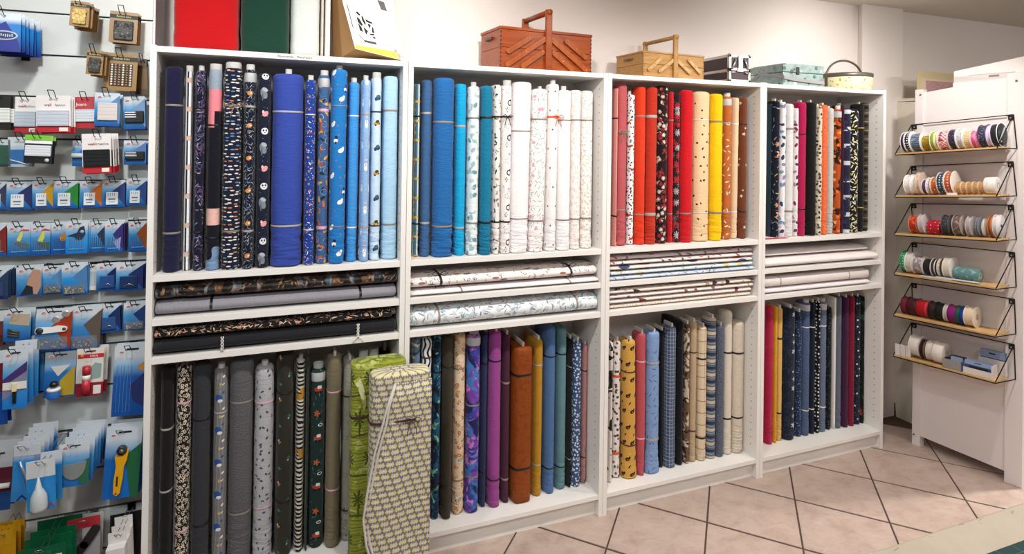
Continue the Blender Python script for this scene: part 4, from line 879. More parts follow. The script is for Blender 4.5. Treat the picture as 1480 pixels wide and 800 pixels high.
W1 = wood('#83350d', '#a04a17', .3, (3, 25, 25)); W1d = P('#471806', .4)
W2 = wood('#a67a45', '#c3965b', .45, (3, 25, 25)); W2d = P('#8a6238', .5)
sewing_box(1.535, .035, .07, .462, .215, .180, .275, W1, W1d, [(.16, .40, .59, .76), (.14, .08, .91, .76), (.46, .07, .875, .44)], 'dark reddish wooden cantilever sewing box on the second bookcase', wood('#924317', '#aa5722', .3, (25, 25, 3)))
sewing_box(2.21, .03, .04, .365, .225, .122, .215, W2, W2d, [(.16, .28, .54, .75), (.51, .25, .95, .72)], 'pale wooden cantilever sewing box on the third bookcase', wood('#c09560', '#d6b07a', .4, (25, 25, 3)))

# aluminium edged case
AL = P('#cfccca', .3, .75); DKP = P('#43363a', .45)
t = empty('beauty_case', (2.613, .03, zt_), 'small dark case with aluminium edges beside the pale sewing box', 'case')
W, Dp, H = .138, .25, .140
boxo('body', DKP, t, -W / 2 + .003, W / 2 - .003, .003, Dp - .003, .003, H - .003)
bm = bmesh.new(); e = .015
for xs in (-1, 1):
    for yy in (0, Dp): bx(bm, xs * W / 2 - (e if xs > 0 else 0), xs * W / 2 + (e if xs < 0 else 0), yy - (0 if yy == 0 else e), yy + (e if yy == 0 else 0), 0, H, bev=.002)
    for z in (0, H * .42, H): 
        z0_ = min(max(z - e / 2, 0), H - e); bx(bm, xs * W / 2 - (e if xs > 0 else 0), xs * W / 2 + (e if xs < 0 else 0), 0, Dp, z0_, z0_ + e, bev=.002)
for yy in (0, Dp - e):
    for z in (0, H * .42, H - e): bx(bm, -W / 2, W / 2, yy, yy + e, z, z + e, bev=.002)
from_bm('metal_edge', bm, AL, t)
bm = bmesh.new(); bx(bm, -.014, .014, -.006, .004, H * .5, H * .98, bev=.002); bx(bm, -.02, .02, -.004, .002, H * .38, H * .52, bev=.002); from_bm('latch', bm, AL, t)
for s_ in (-1, 1):
    for (x0_, z0_, x1_, z1_) in ((.052, .065, .028, .118), (.055, .048, .03, .05)):
        tubeo('hinge_arm', AL, t, [(s_ * x0_, -.003, z0_), (s_ * x1_, -.003, z1_)], .0045, 6)
tubeo('handle', AL, t, [(-.03, Dp * .3, H), (-.025, Dp * .3, H + .01), (.025, Dp * .3, H + .01), (.03, Dp * .3, H)], .004, 6)
for xs in (-1, 1): lathe('corner_cap', AL, t, [(.008, -.0), (.008, .007), (.003, .012)], 'z', 10, loc=(xs * (W / 2 - .007), .008, H - .006))

# teal tin case with strap
nb = NB('printed_tin', .4, .1); tc = nb.coord('Object'); vv = nb.n('ShaderNodeTexVoronoi'); nb.l(tc, vv.inputs['Vector']); vv.inputs['Scale'].default_value = 28
c = nb.ramp(nb.noise(tc, 14, 4), [lin('#7d9c9a'), lin('#a5bcba'), lin('#6c8d88')], 'LINEAR', [.3, .5, .7])
sp = nb.n('ShaderNodeSeparateColor'); nb.l(vv.outputs['Color'], sp.inputs[0])
c = nb.mix(nb.m('MULTIPLY', nb.m('LESS_THAN', vv.outputs['Distance'], .32), nb.m('LESS_THAN', sp.outputs[0], .55)), c, nb.ramp(sp.outputs[1], [lin('#dfe6dc'), lin('#c08a86'), lin('#54756f')]))
TIN = nb.base(c)
t = empty('tin_case', (3.043, .03, zt_), 'teal flowered tin case with grey strap on the fourth bookcase', 'tin case')
boxo('case_base', TIN, t, -.142, .142, 0, .25, 0, .07, bev=.006); boxo('lid', TIN, t, -.144, .144, -.002, .252, .0715, .117, bev=.006)
bm = bmesh.new(); R = [(-.1425, .235, .035), (-.146, .16, .072), (-.147, .02, .05), (-.142, -.006, .042), (-.09, -.009, .034), (.05, -.009, .026), (.142, -.006, .024)]
for a, b in zip(R, R[1:]):
    vv_ = [bm.verts.new(Vector(a) + Vector((0, 0, s_ * .008))) for s_ in (-1, 1)] + [bm.verts.new(Vector(b) + Vector((0, 0, s_ * .008))) for s_ in (1, -1)]; bm.faces.new(vv_)
bmesh.ops.remove_doubles(bm, verts=bm.verts, dist=.0005)
o = from_bm('strap', bm, P('#a9a4a6', .5), t); so = o.modifiers.new('s', 'SOLIDIFY'); so.thickness = .003; so.offset = 0
boxo('latch', P('#4a4444', .4, .6), t, -.055, -.035, -.006, 0, .06, .1, bev=.002); lathe('leaf_print', P('#6f6a6c', .6), t, [(0, -.0012), (.012, -.001), (.012, 0)], 'y', 12, loc=(-.085, -.001, .075))
# yellow tin basket
nb = NB('yellow_tin', .35); tc = nb.coord('Object'); vv = nb.n('ShaderNodeTexVoronoi'); nb.l(tc, vv.inputs['Vector']); vv.inputs['Scale'].default_value = 55
sp = nb.n('ShaderNodeSeparateColor'); nb.l(vv.outputs['Color'], sp.inputs[0])
c = nb.mix(nb.m('MULTIPLY', nb.m('LESS_THAN', vv.outputs['Distance'], .3), nb.m('LESS_THAN', sp.outputs[0], .6)), lin('#e8e0b4'), nb.ramp(sp.outputs[1], [lin('#a8745a'), lin('#8fae86'), lin('#b9a24a')]))
t = empty('tin_basket', (3.485, .148, 2.0207), 'round yellow dotted tin basket with grey arched handle', 'tin')
lathe('body', nb.base(c), t, [(0, 0), (.136, 0), (.14, .004), (.143, .075), (.138, .075), (.13, .01)], 'z', 32)
GR = P('#6a6660', .4, .5); lathe('rim', GR, t, [(.143, .070), (.1455, .074), (.1455, .092), (.14, .094), (.0, .097)], 'z', 32)
tubeo('handle', GR, t, [(.144 * math.cos(a), -.0, .075 + .10 * math.sin(a)) for a in [PI * k / 14 for k in range(15)]], .006, 8)
for s_ in (-1, 1): boxo('handle_lug', GR, t, s_ * .144 - .004, s_ * .144 + .004, -.009, .009, .02, .085, bev=.001)

# on the stand and the corner cabinet
t = empty('storage_box', (0, 0, 0), 'white cardboard storage box on top of the display stand', 'box'); t.matrix_world = ST @ Matrix.Translation((.053, -.174, 2.0107))
boxo('box_body', STW, t, 0, .18, -.36, 0, 0.05, .085, bev=.002)
prof = [(0, .05), (0, .113), (-.36, .168), (-.36, .05)]
bm = bmesh.new(); va = [bm.verts.new((0, y, z)) for y, z in prof]; vb = [bm.verts.new((.18, y, z)) for y, z in prof]; bm.faces.new(va); bm.faces.new(vb[::-1])
for i in range(4): bm.faces.new((va[i], vb[i], vb[(i + 1) % 4], va[(i + 1) % 4]))
bmesh.ops.recalc_face_normals(bm, faces=bm.faces); from_bm('lid', bm, WC, t)
boxo('label_holder', P('#8d827c', .5), t, -.0015, 0, -.21, -.165, .068, .078); boxo('hand_slot', P('#c9bdb8', .8), t, -.001, 0, -.28, -.07, .083, .087)
boxo('spacer_board', STW, st, .052, .215, -.54, -.17, 2.0105, 2.0600)
t = empty('pin_board', (4.24, .11, 2.0045), 'cream framed pin board with pink fabric standing on the corner cabinet', 'pin board')
FRM = P('#cdbf95', .6); boxo('frame', FRM, t, -.185, .2, 0, .012, 0, .16, bev=.002); boxo('mat', P('#d9c6ab', .8), t, -.165, .18, -.0015, 0, .01, .118)
boxo('picture', fabric('#b98f92', [m(90, .3, .3, ['#c9a3a4', '#a87c80'], fill=.8)], wr=.2), t, -.12, .16, -.003, -.0015, .03, .104)

# ------------------------------------------------------------------ ribbon spools
def ribbon_mat(c, lay=()): return fabric(c, list(lay), wr=.15, sheen=.1, rough=.55)
def spool(row, s0, s1, r, fl, rc, lay, label, ends=(1, 1), fr=1.0, face=None, core=False, off=-.080):
    r *= 1.1
    t = empty('ribbon_spool', (0, 0, 0), label, 'ribbon spool', f'ribbon spools on the {POSN[row]} wire shelf')
    t.matrix_world = SHM[row] @ Matrix.Translation((off, -s0, .0055 + r))
    w_ = s1 - s0; ft = .0018
    rr = r * (.9 if fl else .995)
    lathe('ribbon', ribbon_mat(rc, lay), t, [(rr * .4, -.0004), (rr * .985, -.0006), (rr, -.002), (rr, -w_ + .002), (rr * .985, -w_ + .0006), (rr * .4, -w_ + .0004)], 'y', 26)
    if fl:
        fm = P(fl, .35)
        for k, y in ((0, -.0001), (1, -w_ + ft + .0001)):
            if ends[k]: lathe('flange', fm, t, [(.009, y - ft), (r * .97, y - ft), (r, y - ft * .7), (r, y - .0003), (r * .97, y), (.009, y), (.009, y - ft)], 'y', 26)
    if face:
        o = lathe('label_disc', P(face, .45), t, [(.007, -w_ - .0012), (r * .93, -w_ - .0012), (r * .93, -w_ - .0002)], 'y', 26)
        return t, o, w_
    if core or not fl: lathe('core', P('#b9a58c', .8), t, [(.012, .0004), (.016, .0004), (.016, -w_ - .0006), (.012, -w_ - .0006), (.012, .0004)], 'y', 14)
    return t
dots = lambda c, sc=90, f=1, r=.25, rnd=.2: m(sc, r, r, [c], fill=f, rnd=rnd)
def sc0(a): return -.003 + (a + .05) * .931
S0 = [(-.05, -.029, .054, '#d9d3dc', '#2b2440', [dots('#8d84a8', 60, .6)], 'dark violet ribbon spool at the far left end of the topmost shelf'),
 (-.028, .001, .055, '#e6e6ec', '#17171c', [dots('#e9e4e0', 55)], 'white flanged spool of black polka dot ribbon, second on the topmost shelf'),
 (.002, .058, .050, '#dfe3ea', '#4c5a6e', [v(.012, .3, '#7a8899'), n(60, .6, '#93a5b8')], 'spool of slate blue ribbon on the topmost shelf'),
 (.060, .108, .042, '#e6dfc4', '#8d7420', [m(60, .3, .3, ['#b39a3c', '#6d5a18'], fill=.7)], 'mustard ribbon spool on the topmost shelf'),
 (.109, .150, .050, '#e9ebd0', '#8f9c3c', [m(40, .3, .3, ['#c9cf8a', '#5d6b1f'], fill=.5), h(.03, .4, '#d9dcb0')], 'lime green ribbon spool with cream flanges, topmost shelf'),
 (.151, .205, .051, '#efe6de', '#c96a70', [h(.02, .5, '#f0d9d4', amp=.008, wl=.02), n(40, .6, '#8d3a45')], 'large cream flanged spool of pink chevron ribbon, topmost shelf'),
 (.206, .245, .052, '#d3c2cf', '#2a2436', [n(200, .62, '#8580a0')], 'glittery navy ribbon spool, middle of the topmost shelf'),
 (.246, .278, .051, '#e6e8e8', '#b9bfc0', [m(50, .3, .3, ['#8fa39c', '#c98a95', '#6f8a96'], fill=.6)], 'white spool of grey floral ribbon, topmost shelf'),
 (.279, .314, .045, '#e3d6c0', '#b99c74', [v(.01, .4, '#d8c3a0')], 'tan and gold ribbon spool, topmost shelf'),
 (.315, .354, .044, '#e0ccd2', '#c8457a', [h(.03, .5, '#e389a8', dist=.05)], 'hot pink ribbon spool, topmost shelf'),
 (.355, .392, .055, '#5a5468', '#34304a', [n(120, .6, '#7d7a92')], 'dark slate violet ribbon spool, topmost shelf'),
 (.393, .412, .052, '#cfc3dc', '#cbbadb', [], 'lilac ribbon spool, second from the near end of the topmost shelf')]
for a, b, r, fl, rc, lay, lab in S0: spool(0, sc0(a), sc0(b) - .001, r, fl, rc, lay, lab)
t, o, w_ = spool(0, sc0(.413), sc0(.446), .056, '#e9e9ee', '#1a1c28', [], 'spool with black and white striped label disc at near end of topmost shelf', face='#14151d')
boxo('white_stripe', P('#cfd3de', .5), t, -.006, .006, -w_ - .0018, -w_ - .0012, -.05, .05).rotation_euler = (0, .75, 0)
for zz_, a in ((-.018, .2), (-.033, .1)): boxo('white_mark', P('#e6e6ea', .5), t, -.026, -.012, -w_ - .0018, -w_ - .0012, zz_ - .005, zz_ + .004)
S1 = [(-.03, .004, .053, '#efeae8', '#e9e6e6', [m(40, .2, .2, ['#b9b4b4'], fill=.5)], 'white lace spool at the far left of the second wire shelf'),
 (.005, .036, .052, '#f0ecea', '#eceae9', [n(60, .62, '#cfcaca')], 'white flanged spool of white ribbon, second wire shelf'),
 (.037, .062, .058, '#dcc9b6', '#d9c2ac', [n(40, .56, '#b3967c')], 'tall cream wicker patterned spool, second wire shelf'),
 (.063, .087, .040, '#e6dfe6', '#4d3560', [], 'narrow purple ribbon spool, second wire shelf'),
 (.088, .112, .044, '#efecea', '#e3dfdc', [h(.02, .3, '#28262a'), v(.008, .2, '#2c2a2e')], 'white ribbon spool with black ladder marks, second wire shelf'),
 (.113, .150, .045, '#ead9c4', '#b8612f', [dots('#e6b98a', 60, .6)], 'rust orange ribbon spool, second wire shelf'),
 (.151, .190, .056, '#cfd3d6', '#33414e', [dots('#c3ccd4', 70, .7)], 'dark blue dotted ribbon spool, second wire shelf'),
 (.191, .230, .058, '#efe6dd', '#b55438', [dots('#e8c4a8', 60, .8)], 'biggest cream flanged spool of rust ribbon, second wire shelf')]
for a, b, r, fl, rc, lay, lab in S1: spool(1, sc0(a), sc0(b) - .001, r, fl, rc, lay, lab)
for k, lab in enumerate(['first', 'second', 'third', 'fourth', 'fifth']):
    a = .234 + .028 * k; spool(1, sc0(a), sc0(a + .026), .031, '#d9bd98', '#9a7048', [v(.006, .4, '#c9a376')], f'small tan jute spool, {lab} from left of five, second wire shelf')
spool(1, sc0(.376), sc0(.43), .040, None, '#e2dcd8', [n(50, .6, '#cfc9c5')], 'white plush ribbon roll at near end of the second wire shelf')
o = boxo('price_card', P('#efedf0', .5), None, -.05, 0, -.001, .0, 0, .012); o.matrix_world = SHM[1] @ Matrix.Translation((-.146, -.235, .0056)) @ Matrix.Rotation(PI / 2, 4, 'Z'); tag(o, 'small white price strip on the edge of the second wire shelf', 'price tag')
S2 = [(.0, .052, .046, '#d98a6a', '#a52c22', [n(30, .55, '#d4562c')], 'brick orange ribbon spool at the far left of the third wire shelf', (1, 1)),
 (.055, .092, .052, '#cfc6c8', '#b9aeb0', [], 'translucent grey flanged spool, second on the third wire shelf', (1, 1)),
 (.094, .176, .036, None, '#a8182c', [dots('#e6b9ba', 40, .6, .14)], 'wide crimson dotted ribbon roll, third wire shelf', (1, 1)),
 (.178, .232, .050, '#5a5a60', '#33343c', [n(80, .6, '#5d6068')], 'charcoal ribbon spool, third wire shelf', (1, 1)),
 (.234, .297, .051, '#b5a79e', '#6b5a54', [n(60, .58, '#9a8a82')], 'taupe brown ribbon spool, third wire shelf', (1, 1)),
 (.299, .345, .048, '#c9c3c6', '#a39a9e', [n(60, .6, '#c9c2c6')], 'pale mauve grey ribbon spool, third wire shelf', (1, 1)),
 (.346, .385, .047, '#8d9299', '#59626c', [dots('#8d98a4', 60, .6)], 'blue grey ribbon spool, third wire shelf', (1, 1)),
 (.386, .405, .045, '#dcd6d2', '#2c2a2c', [h(.02, .4, '#e6e1dd')], 'narrow black and white ribbon spool, third wire shelf', (1, 1)),
 (.406, .452, .052, '#c98a5a', '#9a4a1c', [h(.03, .4, '#c4783a')], 'bronze satin ribbon spool, second from near end of third wire shelf', (1, 1))]
for a, b, r, fl, rc, lay, lab, e in S2: spool(2, sc0(a) - .004, sc0(b) - .022 * (b / .452) - .009, r, fl, rc, lay, lab, e)
t, o, w_ = spool(2, .439, .457, .054, '#e6e2e0', '#c9c2bf', [], 'white faced spool with small dark emblem at near end of third wire shelf', face='#e3dfdf')
prismo('emblem', P('#3a3540', .6), t, [(-.009, .008), (.009, .008), (.009, -.002), (0, -.011), (-.009, -.002)], -w_ - .0018, -w_ - .0012)
S3 = [(-.002, .022, .056, '#3f9a6a', '#2c8a5a', [dots('#bfe6cf', 50, .7)], 'green ribbon spool at the far left of the fourth wire shelf'),
 (.023, .058, .056, '#dcd9d6', '#c9c4c0', [], 'white flanged grey ribbon spool, second on the fourth wire shelf'),
 (.059, .108, .048, '#d9d0cc', '#8d8388', [n(50, .56, '#c4b8b8')], 'mauve grey lace spool, fourth wire shelf'),
 (.109, .150, .043, '#d9d4cf', '#1b1a1c', [], 'black ribbon spool, fourth wire shelf'),
 (.151, .185, .046, '#dcd7d2', '#2a2628', [h(.02, .25, '#d9d0cc')], 'black and white stitched ribbon spool, fourth wire shelf'),
 (.186, .212, .049, '#dcd6cf', '#8d7f6c', [v(.008, .5, '#e3dac9'), h(.02, .5, '#3d342c')], 'cream and brown checked ribbon spool, fourth wire shelf'),
 (.213, .248, .053, '#e3dcd2', '#d0c9be', [], 'large cream flanged spool, fourth wire shelf')]
for a, b, r, fl, rc, lay, lab in S3: spool(3, a, b - .001, r, fl, rc, lay, lab)
spool(3, .252, .365, .031, None, '#5b8587', [n(40, .58, '#86a8a6')], 'teal lace roll without flanges, near end of the fourth wire shelf')
for i, (a, b) in enumerate(((.085, .24), (.16, .36))):
    o = boxo('lace_card', P('#c6cdd4' if i else '#b9c4d0', .6), None, 0, .028, -(b - a), 0, 0, .004); o.matrix_world = SHM[3] @ Matrix.Translation((-.148, -a - .02, .0056 + .0042 * i)) @ Matrix.Rotation(.0, 4, 'Z')
    tag(o, ['pale blue card of lace lying under another on the fourth wire shelf', 'upper grey white card of lace lying on the fourth wire shelf'][i], 'lace card')
S4 = [(-.002, .028, '#6d1f2c', 'burgundy satin ribbon spool at the far left of the fifth wire shelf'), (.029, .079, '#45161f', 'dark wine ribbon spool, second on the fifth wire shelf'),
 (.080, .138, '#a3161f', 'red satin ribbon spool, fifth wire shelf'), (.139, .172, '#2d1d1b', 'dark brown ribbon spool, fifth wire shelf'), (.173, .212, '#151415', 'black ribbon spool, fifth wire shelf'),
 (.213, .232, '#b9b0b0', 'silver grey ribbon spool, fifth wire shelf'), (.233, .271, '#7d1a6a', 'magenta ribbon spool, fifth wire shelf'), (.272, .290, '#1f5a48', 'dark green ribbon spool, fifth wire shelf'), (.291, .309, '#1c3f8a', 'blue ribbon spool, fifth wire shelf')]
for a, b, c_, lab in S4: spool(4, a, b - .001, .045, c_ if c_ != '#b9b0b0' else '#d6cfcc', c_, [h(.05, .15, '#%02x%02x%02x' % tuple(min(255, int(c_[i:i + 2], 16) + 40) for i in (1, 3, 5)))], lab, fr=1)
spool(4, .310, .352, .049, '#e3d4c0', '#dccab2', [], 'cream cone faced spool at near end of the fifth wire shelf', core=True)
spool(5, .050, .100, .056, '#dcd6d2', '#d5ceca', [], 'large white spool of cotton tape, lowest wire shelf', off=-.085)
spool(5, .101, .125, .050, '#8a6a58', '#17161a', [], 'black tape spool with brown rim, lowest wire shelf', off=-.085)
spool(5, .135, .165, .052, '#c9c2b6', '#cfc8bc', [], 'ivory ribbon spool, left of two cream rolls on the lowest wire shelf', off=-.085)
spool(5, .166, .215, .050, None, '#e0d8d2', [], 'plump white ribbon roll with hollow core, lowest wire shelf', off=-.085)
spool(5, .020, .046, .043, '#bfb8b2', '#a9a39e', [], 'grey ribbon spool behind small white cards, lowest wire shelf', off=-.06)
for i in range(3):
    o = boxo('thread_card', P(['#d9d3cf', '#cfc9c6', '#d3cdc8'][i], .6), None, 0, .006, -.024, 0, 0, .062, bev=.001); o.matrix_world = SHM[5] @ Matrix.Translation((-.147 + .004 * i, .018 - .026 * i, .0056))
    tag(o, ['leftmost small white ribbon card on the lowest wire shelf', 'middle small white ribbon card on the lowest wire shelf', 'third small white ribbon card, beside the tape spool'][i], 'ribbon card', 'small white cards on the lowest wire shelf')
t = empty('plastic_tray', (0, 0, 0), 'clear plastic tray of black elastic on the lowest wire shelf', 'tray'); t.matrix_world = SHM[5] @ Matrix.Translation((-.125, -.222, .0058))
CLP = P('#c9c6c4', .2, **{'Transmission Weight': .55})
for c_ in ((-.02, .08, -.085, 0, 0, .002), (-.02, -.018, -.085, 0, .002, .048), (.078, .08, -.085, 0, .002, .048), (-.018, .078, -.085, -.083, .002, .048), (-.018, .078, -.002, 0, .002, .048)): boxo('wall', CLP, t, *c_)
boxo('elastic_bundle', fabric('#15151a', [], wr=2), t, -.015, .075, -.08, -.005, .003, .056, bev=.012)

# blue cards of snaps in white trays at the near end of the lowest shelf
TRW = P('#dcd8d4', .45)
for k, (sy, sx_, n_, lab) in enumerate(((-.315, -.140, 4, 'front'), (-.345, -.045, 5, 'rear'))):
    t = empty('card_tray', (0, 0, 0), f'white tray of blue snap cards, {lab} of two on the lowest wire shelf', 'tray', 'trays on the lowest wire shelf')
    t.matrix_world = SHM[5] @ Matrix.Translation((sx_, sy - (.0 if k == 0 else 0), .0056))
    L_ = .125 if k == 0 else .115; hz = .030 if k == 0 else .075
    boxo('tray_floor', TRW, t, 0, .062 if k == 0 else .03, -L_, 0, 0, .002); boxo('tray_front', TRW, t, 0, .002, -L_, 0, .002, hz); boxo('tray_end', TRW, t, .002, .062 if k == 0 else .03, -L_, -L_ + .002, .002, hz + (.034 if k == 0 else 0)); boxo('tray_end', TRW, t, .002, .062 if k == 0 else .03, -.002, 0, .002, hz)
    for i in range(n_):
        c_ = empty('snap_card', (0, 0, 0), f'{["first", "second", "third", "fourth", "fifth"][i]} blue snap card from the front in the {lab} white tray', 'snap card', f'blue snap cards in the {lab} tray')
        c_.matrix_world = t.matrix_world @ Matrix.Translation((.004 + (.011 if k == 0 else .005) * i, 0, .0025)) @ Matrix.Rotation(.06, 4, 'Y')
        y0_, y1_ = (-L_ * (.97 if i % 2 == 0 else .9), -.006)
        hh = .064 if k == 0 else .112
        boxo('backing_card', P('#2f4f86', .35), c_, 0, .001, y0_, y1_, 0, hh); boxo('card_top', P('#8fa3c4', .4), c_, -.0008, .0012, y0_, y1_, hh * .68, hh); boxo('hang_slot', P('#14161c', .5), c_, -.0012, -.0008, y0_ * .65, y0_ * .4, hh * .84, hh * .9); boxo('snap_window', P('#15171f', .4), c_, -.002, -.0002, y0_ * .9, y0_ * .2, hh * .12, hh * .6)
for i in range(2):
    c_ = empty('snap_card', (0, 0, 0), ['blue and black snap card beside the clear tray, lowest wire shelf', 'blue snap card behind the one beside the clear tray'][i], 'snap card', 'blue snap cards beside the clear tray')
    c_.matrix_world = SHM[5] @ Matrix.Translation((-.140 + .012 * i, -.306 + .062 * 0, .0056)) @ Matrix.Translation((.0, 0.0, 0))
    y0_, y1_ = .0, .0
    boxo('backing_card', P('#33568f', .35), c_, 0, .001, -.004, .046 - .0, 0, .066); boxo('card_top', P('#8ea2c2', .4), c_, -.0008, .0012, -.004, .046, .047, .066); boxo('snap_window', P('#15171f', .4), c_, -.002, -.0002, .0, .042, .01, .045)
o = boxo('kraft_card', P('#8d7a5c', .6), None, 0, .002, -.03, 0, 0, .085); o.matrix_world = SHM[5] @ Matrix.Translation((-.012, -.43, .0056)) @ Matrix.Rotation(-.5, 4, 'Z'); tag(o, 'brown printed card standing at the near end of the lowest wire shelf', 'card')

# ------------------------------------------------------------------ notions on the slatwall
_PK = {}
def pack_mat(tri=None, top='#cfd9e1', mid='#4a97cf', low='#0d4f9c', kind='card'):
    k = (tri, top, mid, low, kind)
    if k in _PK: return _PK[k]
    nb = NB('printed_card', .3, spec=.5); uv = nb.coord(); sp = nb.n('ShaderNodeSeparateXYZ'); nb.l(uv, sp.inputs[0]); x, y = sp.outputs[0], sp.outputs[1]
    c = nb.ramp(y, [lin(low), lin(mid), lin('#86b4da') if kind == 'card' else lin(mid), lin(top), lin(top)], 'LINEAR', [0, .55, .70, .84, 1])
    if tri:
        a = nb.m('LESS_THAN', y, nb.m('ADD', .58, nb.m('MULTIPLY', nb.m('SUBTRACT', x, .42), .62)))
        b = nb.m('GREATER_THAN', y, nb.m('SUBTRACT', .60, nb.m('MULTIPLY', nb.m('SUBTRACT', x, .42), .95)))
        c = nb.mix(nb.m('MULTIPLY', nb.m('MULTIPLY', a, b), nb.m('GREATER_THAN', x, .42)), c, lin(tri))
    _PK[k] = nb.base(c); return _PK[k]
def plain_card(c1, c2=None, c3=None, s1=.72, s2=.16):
    k = (c1, c2, c3, s1, s2)
    if k not in _PK:
        nb = NB('printed_card', .35); uv = nb.coord(); sp = nb.n('ShaderNodeSeparateXYZ'); nb.l(uv, sp.inputs[0])
        c = nb.ramp(sp.outputs[1], [lin(c3 or c1), lin(c2 or c1), lin(c1)], 'CONSTANT', [0, s2, s1]); _PK[k] = nb.base(c)
    return _PK[k]
def card_mesh(w_, h_, mat, th=.0012, taper=0):
    k = ('mesh', round(w_, 3), round(h_, 3), mat.name, taper)
    if k in _PK: return _PK[k]
    a = w_ / 2; vs = [(s_ * a * (1 - (taper if z else 0)), y, z) for y in (0, th) for s_, z in ((-1, 0), (1, 0), (1, h_), (-1, h_))]
    fs = [(0, 1, 2, 3), (7, 6, 5, 4), (0, 4, 5, 1), (1, 5, 6, 2), (2, 6, 7, 3), (3, 7, 4, 0)]
    uvq = {0: (0, 0), 1: (1, 0), 2: (1, 1), 3: (0, 1)}
    uv = [uvq[q % 4] for f in fs for q in f]
    _PK[k] = new_mesh('card', vs, fs, mat, uv); return _PK[k]
RED = P('#c02a34', .4); INK = P('#f3f1f0', .5); BLK = P('#121316', .5); CHROME = P('#c9cbcc', .2, .9); CLEAR = P('#eef4f6', .08, **{'Transmission Weight': .9, 'IOR': 1.2})
LOGO = None
def logo(t, x, z, w_):
    o = lathe('logo', INK, t, [(0, -.0006), (w_ / 2, -.0006), (w_ / 2, 0)], 'y', 14, False, loc=(x, -.0002, z)); o.scale = (1, 1, .52)
    o2 = lathe('logo_ring', RED, o, [(0, -.0009), (w_ / 2 * .84, -.0009), (w_ / 2 * .84, 0)], 'y', 14, False, loc=(0, 0, 0))
    link('lettering', text_mesh('Prym', .42, INK, .001), o2, (0, -.0011, -.0), (PI / 2, 0, 0)).scale = (w_ * .85, w_ * 1.5, w_)
def pixels(bm, x, z, w_, h_, y=-.0016): bx(bm, x - w_ / 2, x + w_ / 2, y, y + .0012, z - h_ / 2, z + h_ / 2)
def P_needlebox(t, w_, h_, a):
    o = boxo('needle_box', P('#e6ecef', .3), t, -w_ * .3, w_ * .2, -.006, -.0002, h_ * .1, h_ * .56, bev=.001)
    bm = bmesh.new()
    for i in range(4): bx(bm, -w_ * .22 + i * w_ * .09, -w_ * .2 + i * w_ * .09, -.0066, -.006, h_ * .43, h_ * .52)
    bx(bm, -w_ * .2, w_ * .1, -.0066, -.006, h_ * .28, h_ * .33); bx(bm, -w_ * .18, w_ * .08, -.0066, -.006, h_ * .19, h_ * .21); from_bm('print', bm, P('#5c6f8c', .6), o)
def P_needles(t, w_, h_, a):
    bm = bmesh.new()
    for i in range(6): tube(bm, [(-w_ * .3 + i * w_ * .11, -.002, h_ * .1), (-w_ * .3 + i * w_ * .11, -.002, h_ * .5)], .0007, 4)
    from_bm('needle_set', bm, CHROME, t); boxo('holder_strip', P('#4f9bd6', .4), t, -w_ * .36, w_ * .36, -.003, -.0002, h_ * .13, h_ * .16)
def P_motif(t, w_, h_, a):
    for col, pts in a: prismo('printed_motif', P(col, .5), t, [(x * w_, z * h_) for x, z in pts], -.0014, -.0002)
    P_needles(t, w_, h_, None)
def P_snaps(t, w_, h_, a):
    bm = bmesh.new(); rnd = random.Random(int(w_ * 9999))
    for i in range(26): bmesh.ops.create_cone(bm, cap_ends=True, segments=8, radius1=.0045, radius2=.003, depth=.003, matrix=Matrix.Translation((rnd.uniform(-.36, .36) * w_, -.0028 - rnd.random() * .004, h_ * rnd.uniform(.1, .26))) @ Matrix.Rotation(rnd.uniform(0, 3), 4, 'Z') @ Matrix.Rotation(rnd.uniform(.5, 2.4), 4, 'X'))
    o = from_bm('snap_fasteners', bm, P(a or '#d9d6cc', .22, .85), t, True); o['kind'] = 'stuff'
    boxo('blister', CLEAR, t, -w_ * .42, w_ * .42, -.010, -.0002, h_ * .06, h_ * .34, bev=.003)
def P_device(t, w_, h_, a):
    pts = [(x * w_, z * h_) for x, z in ([(-.40 + .09 * math.cos(q) , .50 + .075 * math.sin(q)) for q in [PI / 2 + PI * k / 6 for k in range(7)]] + [(.30 + .1 * math.cos(q), .525 + .06 * math.sin(q)) for q in [-PI / 2 + PI * k / 6 for k in range(7)]] + [(.1, .60), (-.05, .57)])]
    prismo('eyelet_tool', P('#efefec', .3), t, pts, -.008, -.0002)
    for x, z, r in ((-.36, .5, .011), (.32, .525, .0055)): lathe('hole', P('#4a4a48', .4, .5), t, [(0, -.0088), (r, -.0088), (r, -.008)], 'y', 14, loc=(x * w_, 0, z * h_))
    for x, z in ((.06, .74), (.32, .87)): lathe('eyelet', P('#d9d2cc', .3, .7), t, [(.006, -.001), (.011, -.0022), (.012, -.0002)], 'y', 14, loc=(x * w_, 0, z * h_))
    P_snaps(t, w_, h_, None)
def P_elastic(t, w_, h_, a):
    col, z0, z1, k = a; o = boxo('elastic_winding', fabric(col, [h(h_ * .09, .12, '#9aa3ad' if col > '#8' else '#05060a')], wr=.3), t, -w_ * k, w_ * k, -.008, .007, h_ * z0, h_ * z1, bev=.003, smooth=False)
def P_black_clip(t, w_, h_, a):
    boxo('elastic_winding', BLK, t, -w_ * .42, w_ * .45, -.010, -.0002, h_ * .2, h_ * .56, bev=.003)
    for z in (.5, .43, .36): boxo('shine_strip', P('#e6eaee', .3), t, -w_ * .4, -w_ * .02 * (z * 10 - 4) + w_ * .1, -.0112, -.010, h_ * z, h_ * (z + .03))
def P_roll(t, w_, h_, a):
    o = lathe('roll', P(a, .5), t, [(0, -w_ * .47), (.008, -w_ * .47), (.008, w_ * .47), (0, w_ * .47)], 'x', 12, loc=(0, -.009, h_ * .42))
